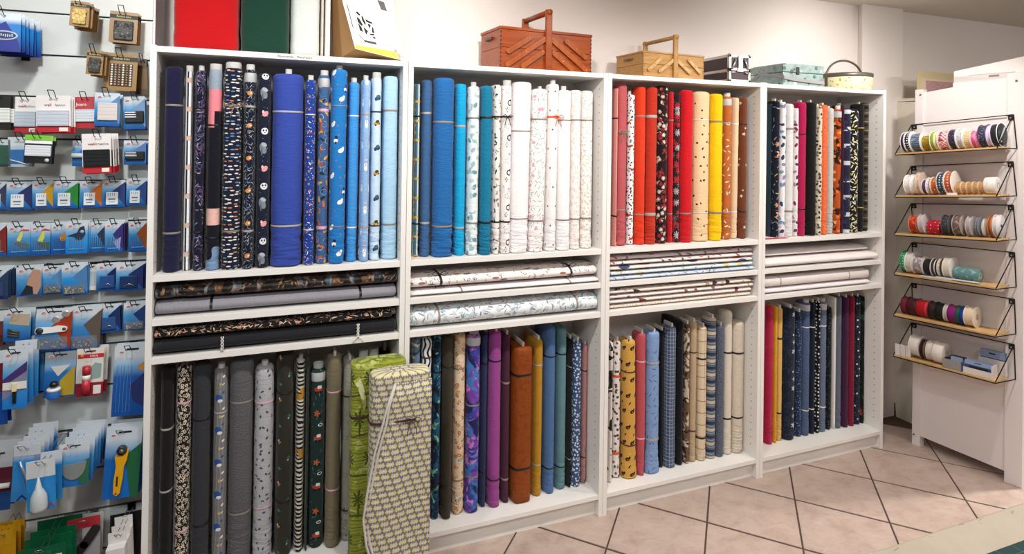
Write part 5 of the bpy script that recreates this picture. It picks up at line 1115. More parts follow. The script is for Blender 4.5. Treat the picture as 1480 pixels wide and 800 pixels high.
def P_bag(t, w_, h_, a):
    o = lathe('emblem', P('#b9bec6', .3, .5), t, [(0, -.0012), (w_ * .37, -.0012), (w_ * .37, 0)], 'y', 24, False, loc=(w_ * .06, -.0003, h_ * .42)); o.scale = (1, 1, .42)
    o2 = lathe('emblem_field', P('#2b3f7a', .4), o, [(0, -.002), (w_ * .32, -.002), (w_ * .32, 0)], 'y', 24, False); o2.scale = (1, 1, .85)
    bm = bmesh.new(); rnd = random.Random(3)
    for i in range(9): bx(bm, (-.26 + i * .058) * w_, (-.23 + i * .058) * w_, -.0028, -.002, -h_ * .12 * rnd.uniform(.4, 1), h_ * .12 * rnd.uniform(.4, 1))
    from_bm('emblem_script', bm, P('#cdd2da', .3, .4), o2)
    prismo('printed_motif', P('#2a3690', .4), t, [(-w_ * .5, h_ * .48), (w_ * .1, h_ * .78), (w_ * .42, h_ * .3), (w_ * .5, h_ * .04), (-w_ * .5, h_ * .04)], -.0004, -.0002)
def P_buttons(t, w_, h_, a):
    col, kraft = a
    boxo('header_strip', P('#33352a', .6), t, -w_ * .5, w_ * .5, -.0012, -.0002, h_ * .78, h_ * .9); text('Button Line', h_ * .085, P('#e6e08a', .5), t, (0, -.0018, h_ * .84))
    boxo('button_bag', P(col, .45), t, -w_ * .33, w_ * .36, -.008, -.0002, h_ * .08, h_ * .7, bev=.004)
    bm = bmesh.new(); rnd = random.Random(5)
    for i in range(22): bmesh.ops.create_cone(bm, cap_ends=True, segments=10, radius1=.006, radius2=.0045, depth=.003, matrix=Matrix.Translation((rnd.uniform(-.28, .3) * w_, -.0085, h_ * rnd.uniform(.14, .64))) @ Matrix.Rotation(rnd.uniform(-.5, .5), 4, 'Z') @ Matrix.Rotation(PI / 2, 4, 'X'))
    o = from_bm('button_pile', bm, P('#4d4b48' if col < '#6' else '#d8bd72', .35), t); o['kind'] = 'stuff'
def P_beads(t, w_, h_, a):
    boxo('header_strip', P('#33352a', .6), t, -w_ * .5, w_ * .5, -.0012, -.0002, h_ * .80, h_ * .91); text('Button Line', h_ * .08, P('#e6e08a', .5), t, (0, -.0018, h_ * .855))
    boxo('window', P('#2a2320', .5), t, -w_ * .34, w_ * .36, -.0012, -.0002, h_ * .12, h_ * .72)
    for j, cset in enumerate((['#efe6d2', '#b99a7a', '#a98a6a', '#efe0c2', '#9a7a5a', '#e6dcc8'],)):
        for i in range(6):
            bm = bmesh.new()
            for k in range(9): bmesh.ops.create_uvsphere(bm, u_segments=8, v_segments=5, radius=.0038, matrix=Matrix.Translation(((-.27 + i * .115) * w_, -.004, h_ * (.16 + .065 * k))))
            from_bm('button_row', bm, P(cset[i], .3), t, True)
def P_glue(t, w_, h_, a):
    prismo('printed_motif', P('#b59a2a', .5), t, [(0, h_ * .36), (w_ * .48, h_ * .68), (w_ * .48, h_ * .03), (0, h_ * .03)], -.0012, -.0002)
    prismo('printed_motif', P('#d5d3cc', .5), t, [(-w_ * .3, h_ * .68), (w_ * .32, h_ * .70), (-w_ * .06, h_ * .46)], -.0013, -.0002)
    lathe('jar', P('#2b6cc0', .3), t, [(0, 0), (.018, 0), (.019, .003), (.019, .026), (.016, .03)], 'z', 18, loc=(-w_ * .12, -.02, h_ * .04)); lathe('jar_rim', P('#e6ecf0', .3), t, [(.0192, .024), (.020, .03), (.017, .033), (0, .033)], 'z', 18, loc=(-w_ * .12, -.02, h_ * .04))
    lathe('knob', P('#15161e', .2), t, [(.003, .033), (.011, .036), (.013, .044), (.009, .053), (0, .056)], 'z', 14, loc=(-w_ * .12, -.02, h_ * .04))
def P_tube(t, w_, h_, a):
    boxo('header_strip', RED, t, -w_ * .46, w_ * .5, -.0012, -.0002, h_ * .80, h_ * .88); lathe('badge', P('#d9652a', .4), t, [(0, -.002), (.0065, -.002), (.0065, 0)], 'y', 12, loc=(-w_ * .32, 0, h_ * .84))
    text('KREUL', h_ * .05, INK, t, (w_ * .14, -.0018, h_ * .84)); boxo('footer', P('#8d1c2a', .5), t, -w_ * .5, w_ * .5, -.0012, -.0002, 0, h_ * .28)
    lathe('stick', P('#c22a3a', .35), t, [(0, 0), (.012, 0), (.012, .045), (0, .045)], 'z', 16, loc=(-w_ * .08, -.014, h_ * .1)); lathe('stick_label', P('#efe9e6', .4), t, [(.0122, .045), (.0122, .062)], 'z', 16, loc=(-w_ * .08, -.014, h_ * .1)); lathe('stick_cap', P('#b0222e', .35), t, [(.0122, .062), (.0122, .09), (0, .09)], 'z', 16, loc=(-w_ * .08, -.014, h_ * .1))
    boxo('inset', P('#e8e4df', .5), t, w_ * .16, w_ * .44, -.0018, -.0012, h_ * .04, h_ * .22); prismo('picture', P('#8fa6a2', .5), t, [(w_ * .06, h_ * .35), (w_ * .42, h_ * .38), (w_ * .44, h_ * .66), (w_ * .2, h_ * .70), (w_ * .04, h_ * .6)], -.0012, -.0002)
def P_template(t, w_, h_, a):
    prismo('printed_motif', P('#27346e', .5), t, [(-w_ * .02, h_ * .42), (w_ * .42, h_ * .6), (w_ * .48, h_ * .1), (w_ * .12, h_ * .2)], -.0012, -.0002); prismo('printed_motif', P('#c98a4a', .5), t, [(w_ * .2, h_ * .7), (w_ * .5, h_ * .78), (w_ * .5, h_ * .6), (w_ * .26, h_ * .64)], -.0012, -.0002)
    bm = bmesh.new()
    for i in range(5): tube(bm, [(-w_ * .38 + i * w_ * .1, -.003, h_ * .06), (-w_ * .38 + i * w_ * .1, -.003, h_ * .72)], .0007, 4)
    from_bm('long_needle', bm, P('#7fb2e0', .3, .4), t)
def P_purple(t, w_, h_, a):
    prismo('printed_motif', P('#43306a', .5), t, [(-w_ * .5, h_ * .5), (w_ * .48, h_ * .78), (w_ * .48, h_ * .62), (-w_ * .5, h_ * .38)], -.0011, -.0002); prismo('printed_motif', P('#7d7f9c', .5), t, [(-w_ * .5, h_ * .38), (w_ * .48, h_ * .62), (w_ * .48, h_ * .36), (-w_ * .5, h_ * .16)], -.0011, -.0002)
    boxo('tape_strip', P('#e4e2dc', .4), t, -w_ * .48, w_ * .48, -.004, -.0002, h_ * .33, h_ * .45); boxo('slider', P('#e6dcb0', .3), t, -w_ * .1, w_ * .1, -.010, -.004, h_ * .30, h_ * .44, bev=.002); boxo('pull_tab', BLK, t, -w_ * .08, w_ * .06, -.006, -.0002, h_ * .1, h_ * .3)
def P_cone(t, w_, h_, a):
    lathe('bottle', P('#dce4e6', .25, **{'Transmission Weight': .3}), t, [(0, 0), (.02, 0), (.022, .01), (.02, .045), (.012, .062), (.009, .066), (.002, .1), (0, .1)], 'z', 18, loc=(0, -.022, h_ * .08))
    boxo('header_strip', P('#cfd5d8', .4), t, -w_ * .5, w_ * .5, -.0011, -.0002, h_ * .66, h_); prismo('chevron', P('#b03a52', .5), t, [(w_ * .2, h_ * .05), (w_ * .32, h_ * .14), (w_ * .46, h_ * .05), (w_ * .46, h_ * .02), (w_ * .32, h_ * .1), (w_ * .2, h_ * .02)], -.0013, -.0002)
def P_marker(t, w_, h_, a):
    boxo('header_strip', P('#c3cad0', .4), t, -w_ * .5, w_ * .5, -.0011, -.0002, h_ * .8, h_); tubeo('bodkin', P('#a9b4bc', .3, .6), t, [(-w_ * .25, -.004, h_ * .72), (-w_ * .05, -.004, h_ * .5), (w_ * .1, -.004, h_ * .3)], .004, 8); tubeo('wooden_grip', P('#b08a5c', .5), t, [(w_ * .1, -.005, h_ * .42), (w_ * .2, -.005, h_ * .12)], .006, 8)
    prismo('chevron', P('#1c3a72', .5), t, [(-.28 * w_, h_ * .03), (-.1 * w_, h_ * .12), (.1 * w_, h_ * .03), (.1 * w_, 0), (-.1 * w_, h_ * .08), (-.28 * w_, 0)], -.0013, -.0002)
def P_dshape(t, w_, h_, a):
    pts = [(-w_ * .4, h_ * .5), (w_ * .42, h_ * .56)] + [(.41 * w_ * math.cos(q), h_ * .5 + .34 * h_ * math.sin(q)) for q in [-PI * k / 9 for k in range(0, 10)]]
    prismo('curved_ruler', P('#a9b0ac', .15, **{'Transmission Weight': .4}), t, pts, -.004, -.0002); prismo('printed_motif', P('#2f6a4c', .5), t, [(0, h_ * .45), (w_ * .5, h_ * .62), (w_ * .5, h_ * .02), (w_ * .2, h_ * .04)], -.0011, -.0002)
def P_cutter(t, w_, h_, a):
    prismo('printed_motif', P('#1f6440', .5), t, [(w_ * .06, h_ * .60), (w_ * .5, h_ * .76), (w_ * .5, 0), (w_ * .28, 0)], -.0011, -.0002)
    pts = [(-.20, .62), (.02, .62), (.1, .70), (.17, .70), (.13, .55), (.06, .46), (.05, .3), (-.0, .1), (-.09, .06), (-.18, .1), (-.19, .28), (-.15, .48)]
    prismo('cutter_handle', P('#e6a818', .35), t, [(x * w_, z * h_) for x, z in pts], -.014, -.002)
    lathe('blade_guard', P('#2a2a2c', .35), t, [(0, -.018), (.014, -.018), (.0155, -.016), (.0155, -.004)], 'y', 22, loc=(-w_ * .02, 0, h_ * .70)); lathe('blade_nut', P('#8d8f90', .3, .6), t, [(0, -.021), (.006, -.021), (.007, -.018)], 'y', 14, loc=(-w_ * .02, 0, h_ * .70))
    boxo('grip_inlay', P('#3a3020', .5), t, -w_ * .12, -w_ * .07, -.0148, -.014, h_ * .2, h_ * .34); lathe('rivet', RED, t, [(0, -.0148), (.0035, -.0148), (.0035, -.014)], 'y', 10, loc=(-w_ * .1, 0, h_ * .1))
def P_bigcutter(t, w_, h_, a):
    boxo('header_strip', P('#b8323a', .4), t, -w_ * .5, w_ * .5, -.0011, -.0002, h_ * .84, h_)
    for x0_, z0_, x1_, z1_ in ((-.38, .36, .0, .58), (.05, .6, .36, .8)):
        a0 = math.atan2((z1_ - z0_) * h_, (x1_ - x0_) * w_); pts = [(x0_ * w_ + .014 * math.cos(a0 + PI / 2 + PI * k / 7), z0_ * h_ + .014 * math.sin(a0 + PI / 2 + PI * k / 7)) for k in range(8)] + [(x1_ * w_ + .014 * math.cos(a0 - PI / 2 + PI * k / 7), z1_ * h_ + .014 * math.sin(a0 - PI / 2 + PI * k / 7)) for k in range(8)]
        prismo('tracing_wheel', P('#2c2a2a', .4), t, pts, -.008, -.0002)
def P_photo(t, w_, h_, a):
    prismo('printed_photo', P('#b98f78', .5), t, [(-w_ * .1, h_ * .35), (0, h_ * .68), (w_ * .2, h_ * .9), (w_ * .46, h_ * .85), (w_ * .46, h_ * .3), (w_ * .3, h_ * .03), (w_ * .16, h_ * .05), (w_ * .14, h_ * .3)], -.0011, -.0002); prismo('printed_photo', P('#1e2226', .5), t, [(-w_ * .35, h_ * .04), (-w_ * .1, h_ * .38), (w_ * .14, h_ * .3), (w_ * .16, h_ * .05)], -.0012, -.0002)
def P_box(t, w_, h_, a): boxo('box_body', P('#e3dfdd', .4), t, -w_ * .5, w_ * .5, -.035, -.0002, 0, h_ * .75, bev=.001); boxo('print', P('#77767a', .5), t, -w_ * .2, w_ * .25, -.0358, -.035, h_ * .25, h_ * .55)
def P_green(t, w_, h_, a):
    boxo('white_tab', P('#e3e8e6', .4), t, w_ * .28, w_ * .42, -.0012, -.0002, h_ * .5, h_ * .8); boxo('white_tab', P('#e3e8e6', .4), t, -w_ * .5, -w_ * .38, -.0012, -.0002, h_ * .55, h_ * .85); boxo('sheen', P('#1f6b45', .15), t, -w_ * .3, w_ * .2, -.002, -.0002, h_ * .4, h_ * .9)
def P_well(t, w_, h_, a):
    col, wd_ = a; P_elastic(t, w_, h_, (col, .17, .60, .46)); text('well', h_ * .10, P('#b03030', .5), t, (-w_ * .16, -.0012, h_ * .74)); text(wd_, h_ * .085, P('#8d8f94', .5), t, (w_ * .2, -.0012, h_ * .74))
    boxo('price_label', P('#efe6d8', .5), t, w_ * .16, w_ * .42, -.0015, -.0002, h_ * .03, h_ * .13)
def P_jeans(t, w_, h_, a): P_elastic(t, w_, h_, ('#d3dbe2', .2, .6, .46)); text('Jeans', h_ * .14, INK, t, (-w_ * .1, -.0012, h_ * .76))
def P_pale(t, w_, h_, a): boxo('elastic_winding', fabric('#d9d3d0', [h(.012, .1, '#c2bab7')], wr=.3), t, -w_ * .36, w_ * .42, -.008, -.0002, h_ * .18, h_ * .70, bev=.002)
def P_clear(t, w_, h_, a):
    prismo('label_sheet', P('#2e6fb0', .4), t, [(-w_ * .42, h_ * .1), (w_ * .2, h_ * .1), (w_ * .2, h_ * .58), (-w_ * .42, h_ * .58)], -.0012, -.0002); tubeo('white_cord', INK, t, [(-w_ * .4, -.003, h_ * .24), (0, -.003, h_ * .14), (w_ * .3, -.003, h_ * .05)], .002, 6)
def P_greenhead(t, w_, h_, a):
    boxo('header_strip', P('#7bc83c', .4), t, -w_ * .5, w_ * .4, -.0011, -.0002, h_ * .82, h_); boxo('white_strip', INK, t, -w_ * .48, w_ * .48, -.0013, -.0002, h_ * .70, h_ * .81); P_elastic(t, w_, h_, ('#dfe3ea', .26, .64, .46)); lathe('badge', P('#cfd8d2', .4), t, [(0, -.0012), (.006, -.0012), (.006, 0)], 'y', 12, loc=(w_ * .32, 0, h_ * .12))
def P_fasten(t, w_, h_, a): boxo('blister', P(a or '#1f3f78', .15), t, -w_ * .36, w_ * .3, -.007, -.0002, h_ * .12, h_ * .55, bev=.002); tubeo('hook_fastener', CHROME, t, [(-w_ * .2, -.009, h_ * .2), (w_ * .0, -.009, h_ * .28), (w_ * .18, -.009, h_ * .2)], .0016, 6)
def P_scissors(t, w_, h_, a):
    prismo('printed_motif', P('#28314a', .4), t, [(-w_ * .42, h_ * .56), (w_ * .02, h_ * .66), (w_ * .14, h_ * .82), (w_ * .34, h_ * .86), (w_ * .4, h_ * .6), (w_ * .26, h_ * .44), (w_ * .02, h_ * .42), (-w_ * .1, h_ * .52)], -.0018, -.0002); lathe('hole', P('#8fb4d9', .4), t, [(0, -.0024), (.006, -.0024), (.006, -.0018)], 'y', 12, loc=(w_ * .24, 0, h_ * .68)); P_needles(t, w_, h_, None)
def P_clasp(t, w_, h_, a):
    prismo('printed_motif', P('#b9a890', .5), t, [(-w_ * .3, h_ * .56), (w_ * .44, h_ * .46), (w_ * .46, h_ * .84), (-w_ * .2, h_ * .86)], -.0011, -.0002)
    for k in range(3): tubeo('toggle', P('#5d5a48', .4, .4), t, [(-w_ * .32, -.004, h_ * (.2 + .1 * k)), (w_ * .1, -.004, h_ * (.16 + .06 * k))], .003, 6)
# key: ((x0, x1, y, z0, z1), backing, product, label words, copies behind, spacing, hook?)
BLUE = '#2b3f6e'
def pk(tri, **k): return pack_mat(tri, **k)
KR2 = plain_card('#9a7440')
WELL = plain_card('#e9e6e4', '#e9e6e4', '#bb2832', .7, .17)
RECT = {
 'A': (-0.437, -0.341, -0.08, 1.959, 2.080),
 'B': (-0.223, -0.170, -0.05, 2.058, 2.140),
 'C': (-0.130, -0.046, 0.03, 2.023, 2.131),
 'D': (-0.180, -0.133, -0.03, 1.903, 1.984),
 'E': (-0.142, -0.045, 0.03, 1.857, 1.986),
 'E2': (-0.056, -0.019, 0.09, 1.849, 1.978),
 'F': (-0.453, -0.388, 0, 1.715, 1.827),
 'G': (-0.387, -0.324, 0.02, 1.706, 1.824),
 'H': (-0.314, -0.220, -0.02, 1.709, 1.830),
 'I': (-0.231, -0.156, 0.03, 1.725, 1.831),
 'J': (-0.165, -0.091, 0.02, 1.733, 1.847),
 'K': (-0.086, -0.019, 0.06, 1.724, 1.841),
 'L': (-0.452, -0.396, 0.03, 1.594, 1.682),
 'M': (-0.403, -0.332, 0.03, 1.594, 1.692),
 'N': (-0.347, -0.271, -0.02, 1.607, 1.699),
 'O': (-0.236, -0.188, 0.06, 1.594, 1.682),
 'P': (-0.180, -0.098, -0.04, 1.575, 1.707),
 'Q': (-0.084, -0.016, 0.06, 1.599, 1.685),
 'r4a': (-0.469, -0.420, 0.07, 1.450, 1.544),
 'r4b': (-0.420, -0.350, 0.07, 1.448, 1.541),
 'r4c': (-0.348, -0.290, 0.07, 1.451, 1.542),
 'r4d': (-0.290, -0.219, 0.07, 1.449, 1.544),
 'r4e': (-0.215, -0.150, 0.07, 1.450, 1.543),
 'r4f': (-0.150, -0.079, 0.07, 1.450, 1.545),
 'r4g': (-0.077, -0.016, 0.07, 1.454, 1.549),
 'r5a': (-0.476, -0.412, 0.06, 1.298, 1.405),
 'r5b': (-0.410, -0.348, 0.06, 1.295, 1.401),
 'r5c': (-0.350, -0.294, 0.065, 1.295, 1.398),
 'r5d': (-0.293, -0.246, 0.07, 1.294, 1.400),
 'r5e': (-0.248, -0.185, 0.055, 1.296, 1.405),
 'r5f': (-0.187, -0.132, 0.075, 1.294, 1.400),
 'r5g': (-0.135, -0.081, 0.06, 1.292, 1.401),
 'r5h': (-0.066, -0.011, 0.07, 1.291, 1.399),
 'r6a': (-0.454, -0.396, 0.03, 1.161, 1.262),
 'r6b': (-0.380, -0.310, 0.05, 1.163, 1.260),
 'r6c': (-0.313, -0.253, 0.06, 1.161, 1.257),
 'r6d': (-0.254, -0.181, 0.05, 1.155, 1.262),
 'r6e': (-0.187, -0.163, 0.075, 1.163, 1.252),
 'r6f': (-0.158, -0.090, 0.065, 1.159, 1.256),
 'r6g': (-0.098, -0.016, 0.05, 1.157, 1.254),
 'r7a': (-0.468, -0.413, 0.05, 1.005, 1.119),
 'r7b': (-0.415, -0.340, 0.05, 1.015, 1.120),
 'r7c': (-0.328, -0.227, 0.04, 0.975, 1.116),
 'r7d': (-0.235, -0.145, 0.055, 0.964, 1.109),
 'r7e': (-0.151, -0.085, 0.07, 1.012, 1.109),
 'r7f': (-0.077, -0.007, 0.06, 1.015, 1.112),
 'r8a': (-0.456, -0.381, 0.0, 0.764, 0.997),
 'r8b': (-0.376, -0.312, -0.06, 0.833, 1.021),
 'r8c': (-0.299, -0.211, 0.04, 0.818, 0.970),
 'r8d': (-0.209, -0.131, 0.04, 0.809, 0.972),
 'r8e': (-0.106, -0.003, 0.05, 0.721, 0.968),
 'r9a': (-0.425, -0.354, -0.05, 0.514, 0.706),
 'r9b': (-0.331, -0.262, -0.12, 0.567, 0.740),
 'r9c': (-0.273, -0.200, -0.17, 0.553, 0.707),
 'r9d': (-0.216, -0.134, -0.1, 0.577, 0.715),
 'r9e': (-0.122, -0.015, 0.02, 0.452, 0.693),
 'r10a': (-0.412, -0.336, -0.05, 0.289, 0.448),
 'r10b': (-0.301, -0.177, -0.15, 0.281, 0.430),
 'r10c': (-0.211, -0.117, 0.0, 0.202, 0.418),
 'r10d': (-0.076, -0.023, -0.08, 0.251, 0.393),
 'r10e': (-0.099, -0.003, 0.05, 0.140, 0.382),

}
ITEMS = [
 ('A', pk(None, top='#d9e6ee', mid='#1f7fd0', low='#1d2f86', kind='b'), P_bag, None, 'big blue pack with oval silver emblem, top left of the slatwall', 5, .03),
 ('B', KR2, P_buttons, ('#c9a95a', 1), 'tan button card with gold buttons at the top of the slatwall', 4, .026),
 ('C', KR2, P_buttons, ('#33332f', 1), 'tan button card with a bag of black buttons, top right of slatwall', 2, .02),
 ('D', KR2, P_buttons, ('#2c3d34', 1), 'small tan button card with dark green buttons, second hook row', 4, .026),
 ('E', KR2, P_beads, None, 'tan button card with rows of cream and black buttons', 0, 0),
 ('E2', plain_card('#5a4228', '#7a5a34'), None, None, 'brown button card half hidden beside the bookcase', 0, 0),
 ('F', plain_card('#23241f', '#3a3a36', '#1d1e1a', .6, .2), P_elastic, ('#e6eae2', .2, .62, .5), 'black spotted card wound with white elastic at the far left', 1, .02),
 ('G', WELL, P_well, ('#bcc8d4', 'fashion'), 'white header card of pale blue elastic, left of two with red foot', 1, .02),
 ('H', WELL, P_well, ('#c6cfdc', 'fashion'), 'white header card of lilac grey elastic, right of two with red foot', 2, .018),
 ('I', plain_card('#b93a44', '#b93a44', '#b02832', .7, .17), P_jeans, None, 'red header card wound with pale blue elastic', 1, .02),
 ('J', pk('#5f86b4'), P_pale, None, 'blue card wound with cream elastic under the bead card', 1, .03),
 ('K', pk('#7fa3cf'), P_black_clip, None, 'upper blue card with shiny black elastic, beside the bookcase', 1, .02),
 ('L', plain_card('#c9d3d8', '#2f5a4a', '#24403a', .8, .1), None, None, 'dark green pack at the far left of the third hook row', 1, .02),
 ('M', plain_card('#cdd9de', '#b9cdd9', '#a9c3d4', .7, .1), P_clear, None, 'clear bag with blue label and white cord', 0, 0),
 ('N', plain_card('#8fc45c', '#22242a', '#1a1b1f', .82, .22), P_greenhead, None, 'green and black card wound with white elastic', 1, .022),
 ('O', pk('#2f6fb8'), P_roll, '#dfe8ea', 'blue card with a white roll, left of the black elastic', 0, 0),
 ('P', WELL, P_well, ('#202326', 'creative'), 'white header card wound with black elastic above a red foot', 4, .022),
 ('Q', pk('#5f86c4'), P_black_clip, None, 'lower blue card with shiny black elastic, beside the bookcase', 1, .02),
]
for k, tri, wd_ in (('r4a', '#3a3f58', 'leftmost'), ('r4b', '#2b3566', 'second'), ('r4c', '#c79a2a', 'yellow cornered'), ('r4d', '#2f8a3c', 'green cornered'), ('r4e', '#c9702a', 'orange cornered'), ('r4f', '#2b3f76', 'navy cornered'), ('r4g', '#2c4a86', 'rightmost')):
    ITEMS.append((k, pk(tri), P_needlebox, None, f'{wd_} blue needle card with white box in the needle row', 2, .014))
ITEMS += [
 ('r5a', pk('#7d2a22'), P_motif, [('#7d2622', [(-.1, .1), (.5, .1), (.5, .75), (-.1, .7)])], 'blue needle card with dark red print at the far left', 1, .014),
 ('r5b', pk(None), P_motif, [('#cf3a3a', [(.02, .78), (.2, .84), (.46, .82), (.46, .78), (.2, .79)]), ('#d9d35a', [(-.1, .5), (.1, .78), (.2, .76), (.16, .6), (.05, .44)]), ('#4d6a6a', [(-.2, .42), (.1, .44), (.45, .36), (.45, .2), (.0, .3)])], 'left blue card with red and yellow threader print', 2, .014),
 ('r5c', pk(None, mid='#4590c8'), P_motif, [('#cf3a3a', [(.0, .78), (.2, .86), (.46, .82), (.46, .78), (.2, .8)]), ('#d0d04a', [(-.14, .46), (.1, .78), (.2, .76), (.2, .56), (.1, .42)]), ('#3f5a58', [(-.2, .38), (.1, .40), (.45, .42), (.45, .16), (.0, .28)])], 'right blue card with red and yellow threader print', 2, .014),
 ('r5d', pk(None, mid='#2f74bd'), P_motif, [('#c9822a', [(-.0, .52), (.16, .64), (.4, .66), (.46, .5), (.3, .42), (.1, .42)])], 'blue needle card with orange thimble print', 1, .014),
 ('r5e', pk(None, mid='#3f9ad8', low='#1277cc'), P_scissors, None, 'bright blue needle card with dark scissors print', 1, .014),
 ('r5f', pk('#343d58'), P_needles, None, 'blue card with six needles and grey print', 1, .014),
 ('r5g', pk('#3a2f6e'), P_motif, [('#8d9ccf', [(-.06, .34), (.4, .5), (.3, .06)])], 'blue card with purple print and pale triangle', 3, .014),
 ('r5h', pk('#8d4a22', mid='#2f86cc'), P_needles, None, 'blue needle card with brown corner beside the bookcase', 1, .014),
 ('r6a', pk('#2b3f5e', mid='#4a5f8a', low='#1a2c56'), P_fasten, '#33466e', 'dark blue blister card at the far left, hook fasteners', 3, .02),
 ('r6b', pk(None), P_photo, None, 'blue card with a photo of hands sewing', 1, .02),
 ('r6c', pk('#5a8fc0'), P_snaps, '#c9c6ae', 'blue card with dull silver snaps, left of two', 1, .016),
 ('r6d', pk('#4a7fb4', mid='#2f93d8'), P_snaps, '#e0dca8', 'bright blue card with gold snaps, right of two', 1, .016),
 ('r6e', plain_card('#dfe3e4', '#b9c9d2'), None, None, 'narrow white pack between blue snap cards', 0, 0),
 ('r6f', pk('#1f2f5e', low='#0e3f8a'), P_fasten, '#2a4f8e', 'blue card with dark navy corner and hooks, left of the last one', 1, .016),
 ('r6g', pk('#27356e', low='#0e3f8a'), P_fasten, '#1f3560', 'blue card with navy corner and hooks, beside the bookcase', 2, .016),
 ('r7a', plain_card('#cfd3d4', '#6a2f34', '#4a2228', .7, .3), None, None, 'maroon pack at the far left of the eyelet row', 1, .016),
 ('r7b', pk(None), P_clasp, None, 'blue bag with toggles and rope print', 1, .03),
 ('r7c', pk('#a03a22', low='#0f4a94'), P_device, None, 'large blue card with white eyelet tool and silver eyelets', 1, .02),
 ('r7d', pk('#5f5650', mid='#3f8ac8'), P_snaps, '#d6d4cc', 'blue card with a pile of silver eyelets', 4, .016),
 ('r7e', pk('#1f3566'), P_fasten, '#33558a', 'small dark blue card with silver hooks, left of two', 1, .016),
 ('r7f', pk('#24407a'), P_snaps, '#e0dfd8', 'small dark blue card with white clips, beside the bookcase', 1, .016),
 ('r8a', plain_card('#cfdbe2', '#6a2030', '#14489a', .85, .45), None, None, 'tall maroon and blue pack at the far left', 1, .03),
 ('r8b', pk(None, low='#1c78cc'), P_purple, None, 'blue pack with purple band and white zip slider', 3, .045),
 ('r8c', pk(None, mid='#2a72b8', low='#1f5a9e', top='#8f9aa2'), P_glue, None, 'blue and yellow pack with small blue jar', 1, .02),
 ('r8d', plain_card('#e2dcd4', '#d9dad4', '#9a2030', .8, .25), P_tube, None, 'white and red pack with red glue stick', 2, .018),
 ('r8e', pk(None, mid='#1f5fae', low='#1450a0'), P_template, None, 'large blue card of long needles beside the bookcase', 2, .016),
 ('r9a', plain_card('#b9bcc0', '#5a2030', '#1f4a86', .7, .3), P_roll, '#e9e4e2', 'grey and maroon pack with white roll at the far left', 3, .03),
 ('r9b', pk(None, top='#c9d0d6', mid='#2f8ad0', low='#3a86c4', kind='b'), P_marker, None, 'blue pack with wooden handled tool, behind the white bottle', 5, .03),
 ('r9c', pk(None, top='#cfd6da', mid='#2a86cc', low='#2f8fd4', kind='b'), P_cone, None, 'blue pack with white pointed bottle, foremost on its row', 1, .05),
 ('r9d', pk(None, low='#1f6ab8'), P_dshape, None, 'blue and green pack with rounded clear ruler', 6, .028),
 ('r9e', pk(None, mid='#1f70c4', low='#1a6ac2'), P_cutter, None, 'blue card with yellow rotary cutter', 3, .02),
 ('r10a', plain_card('#d09a1c', '#c98f18'), None, None, 'orange yellow pack at bottom left of the slatwall', 2, .03),
 ('r10b', plain_card('#0f5a38', '#13663f'), P_green, None, 'dark green pack with white tabs at the bottom of slatwall', 3, .05),
 ('r10c', plain_card('#b5b3b4', '#a9a8aa'), P_bigcutter, None, 'grey pack with red header and two black wheels', 1, .02),
 ('r10d', plain_card('#dcd9d8'), P_box, None, 'white carton hanging at the bottom right of slatwall', 2, .045),
 ('r10e', plain_card('#17181b'), None, None, 'black pack with teal tubes behind the white cartons', 0, 0),
]
HOOK = P('#2a2b2d', .35, .7); HOOKL = P('#a5a8a8', .3, .8)
rows_z = [2.12 - .1453 * k for k in range(-2, 14)]
rr_ = random.Random(11)
def short(lab): return ' '.join(lab.split(',')[0].split()[:12])
def behind(i, lab): return f'{["second", "third", "fourth", "fifth", "sixth", "seventh", "eighth"][i]} pack back behind the ' + ' '.join(lab.split(',')[0].split()[:11])
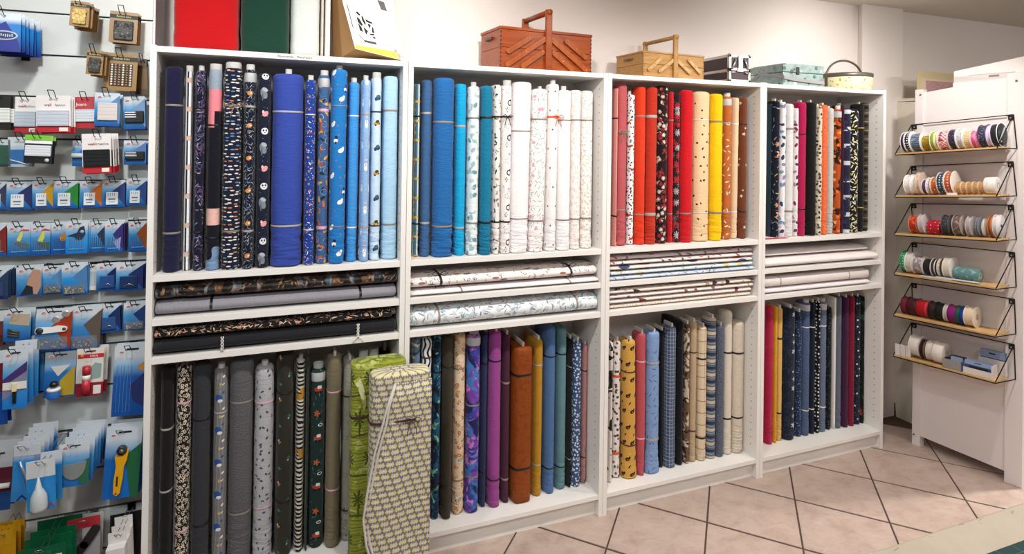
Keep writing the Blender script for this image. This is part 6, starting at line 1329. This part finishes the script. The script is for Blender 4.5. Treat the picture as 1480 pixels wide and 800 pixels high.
for key, mat, prod, arg, lab, ncopy, dy in ITEMS:
    x0, x1, y, z0, z1 = RECT[key]; w_, h_ = x1 - x0, z1 - z0; cx = (x0 + x1) / 2
    x0, x1 = max(x0, -.6), x1
    tilt = rr_.uniform(-.05, .05) if key[:2] not in ('r4', 'r5') else rr_.uniform(-.02, .02)
    isblue = mat in [m_ for kk, m_ in _PK.items() if isinstance(kk, tuple) and len(kk) == 5 and kk[4] == 'card']
    t = empty('notions_pack', (cx, y, z0), lab, 'sewing pack', f'packs hanging on one hook: {lab.split(",")[0]}' if ncopy else None)
    t.rotation_euler = (0, tilt, 0)
    cm = card_mesh(w_, h_, mat)
    link('backing_card', cm, t)
    if key[:2] in ('r4', 'r5', 'r6', 'r7', 'r8', 'r9'):
        boxo('hang_slot', BLK, t, -w_ * .16, w_ * .2, -.0008, -.0001, h_ * .925, h_ * .95)
    if isblue and key not in ('A',): logo(t, -w_ * .3, h_ * (.86 if h_ < .13 else .9), min(.016, w_ * .26))
    if prod: prod(t, w_, h_, arg)
    d0 = min(dy, (.105 - y) / max(ncopy, 1)) if ncopy else 0
    for i in range(ncopy):
        c2 = empty('notions_pack', (cx + rr_.uniform(-.003, .003) + .0015 * (i + 1), y + d0 * (i + 1), z0 + rr_.uniform(-.004, .003)), behind(i, lab), 'sewing pack', t['group'])
        c2.rotation_euler = (0, tilt + rr_.uniform(-.03, .03), 0)
        link('backing_card', cm, c2)
        if prod in (P_well, P_elastic, P_jeans, P_pale, P_box, P_buttons):
            for o in [q for q in t.children if q.name.startswith(('elastic_winding', 'box_body', 'button_bag', 'header_strip'))]:
                q = o.copy(); COL.objects.link(q); q.parent = c2
    # the double wire hook: from the nearest groove above the pack out to its front
    zg = min(rows_z, key=lambda z: abs(z - (z1 - .25 * (.12 - y))))
    hk = empty('wire_hook', (cx, .118, zg), 'wire hook carrying the ' + short(lab), 'hook', 'wire hooks on the slatwall')
    zt2 = z1 - zg - h_ * .045; L = y - .118
    hm = HOOKL if key[:2] in ('r9', 'r1') else HOOK
    boxo('hook_plate', hm, hk, -.012, .012, -.004, .004, -.022, .0)
    hw2 = min(.008, w_ * .12)
    bm = bmesh.new()
    for s_ in (-1, 1): tube(bm, [(s_ * hw2, -.002, -.010), (s_ * hw2, L * .3, zt2 - .004), (s_ * hw2, L - .012, zt2 - .004), (s_ * hw2, L - .040, zt2 + .02)], .0013, 5)
    tube(bm, [(-hw2, L - .040, zt2 + .02), (hw2, L - .040, zt2 + .02)], .0013, 5)
    bmesh.ops.recalc_face_normals(bm, faces=bm.faces); from_bm('wire', bm, hm, hk, True)
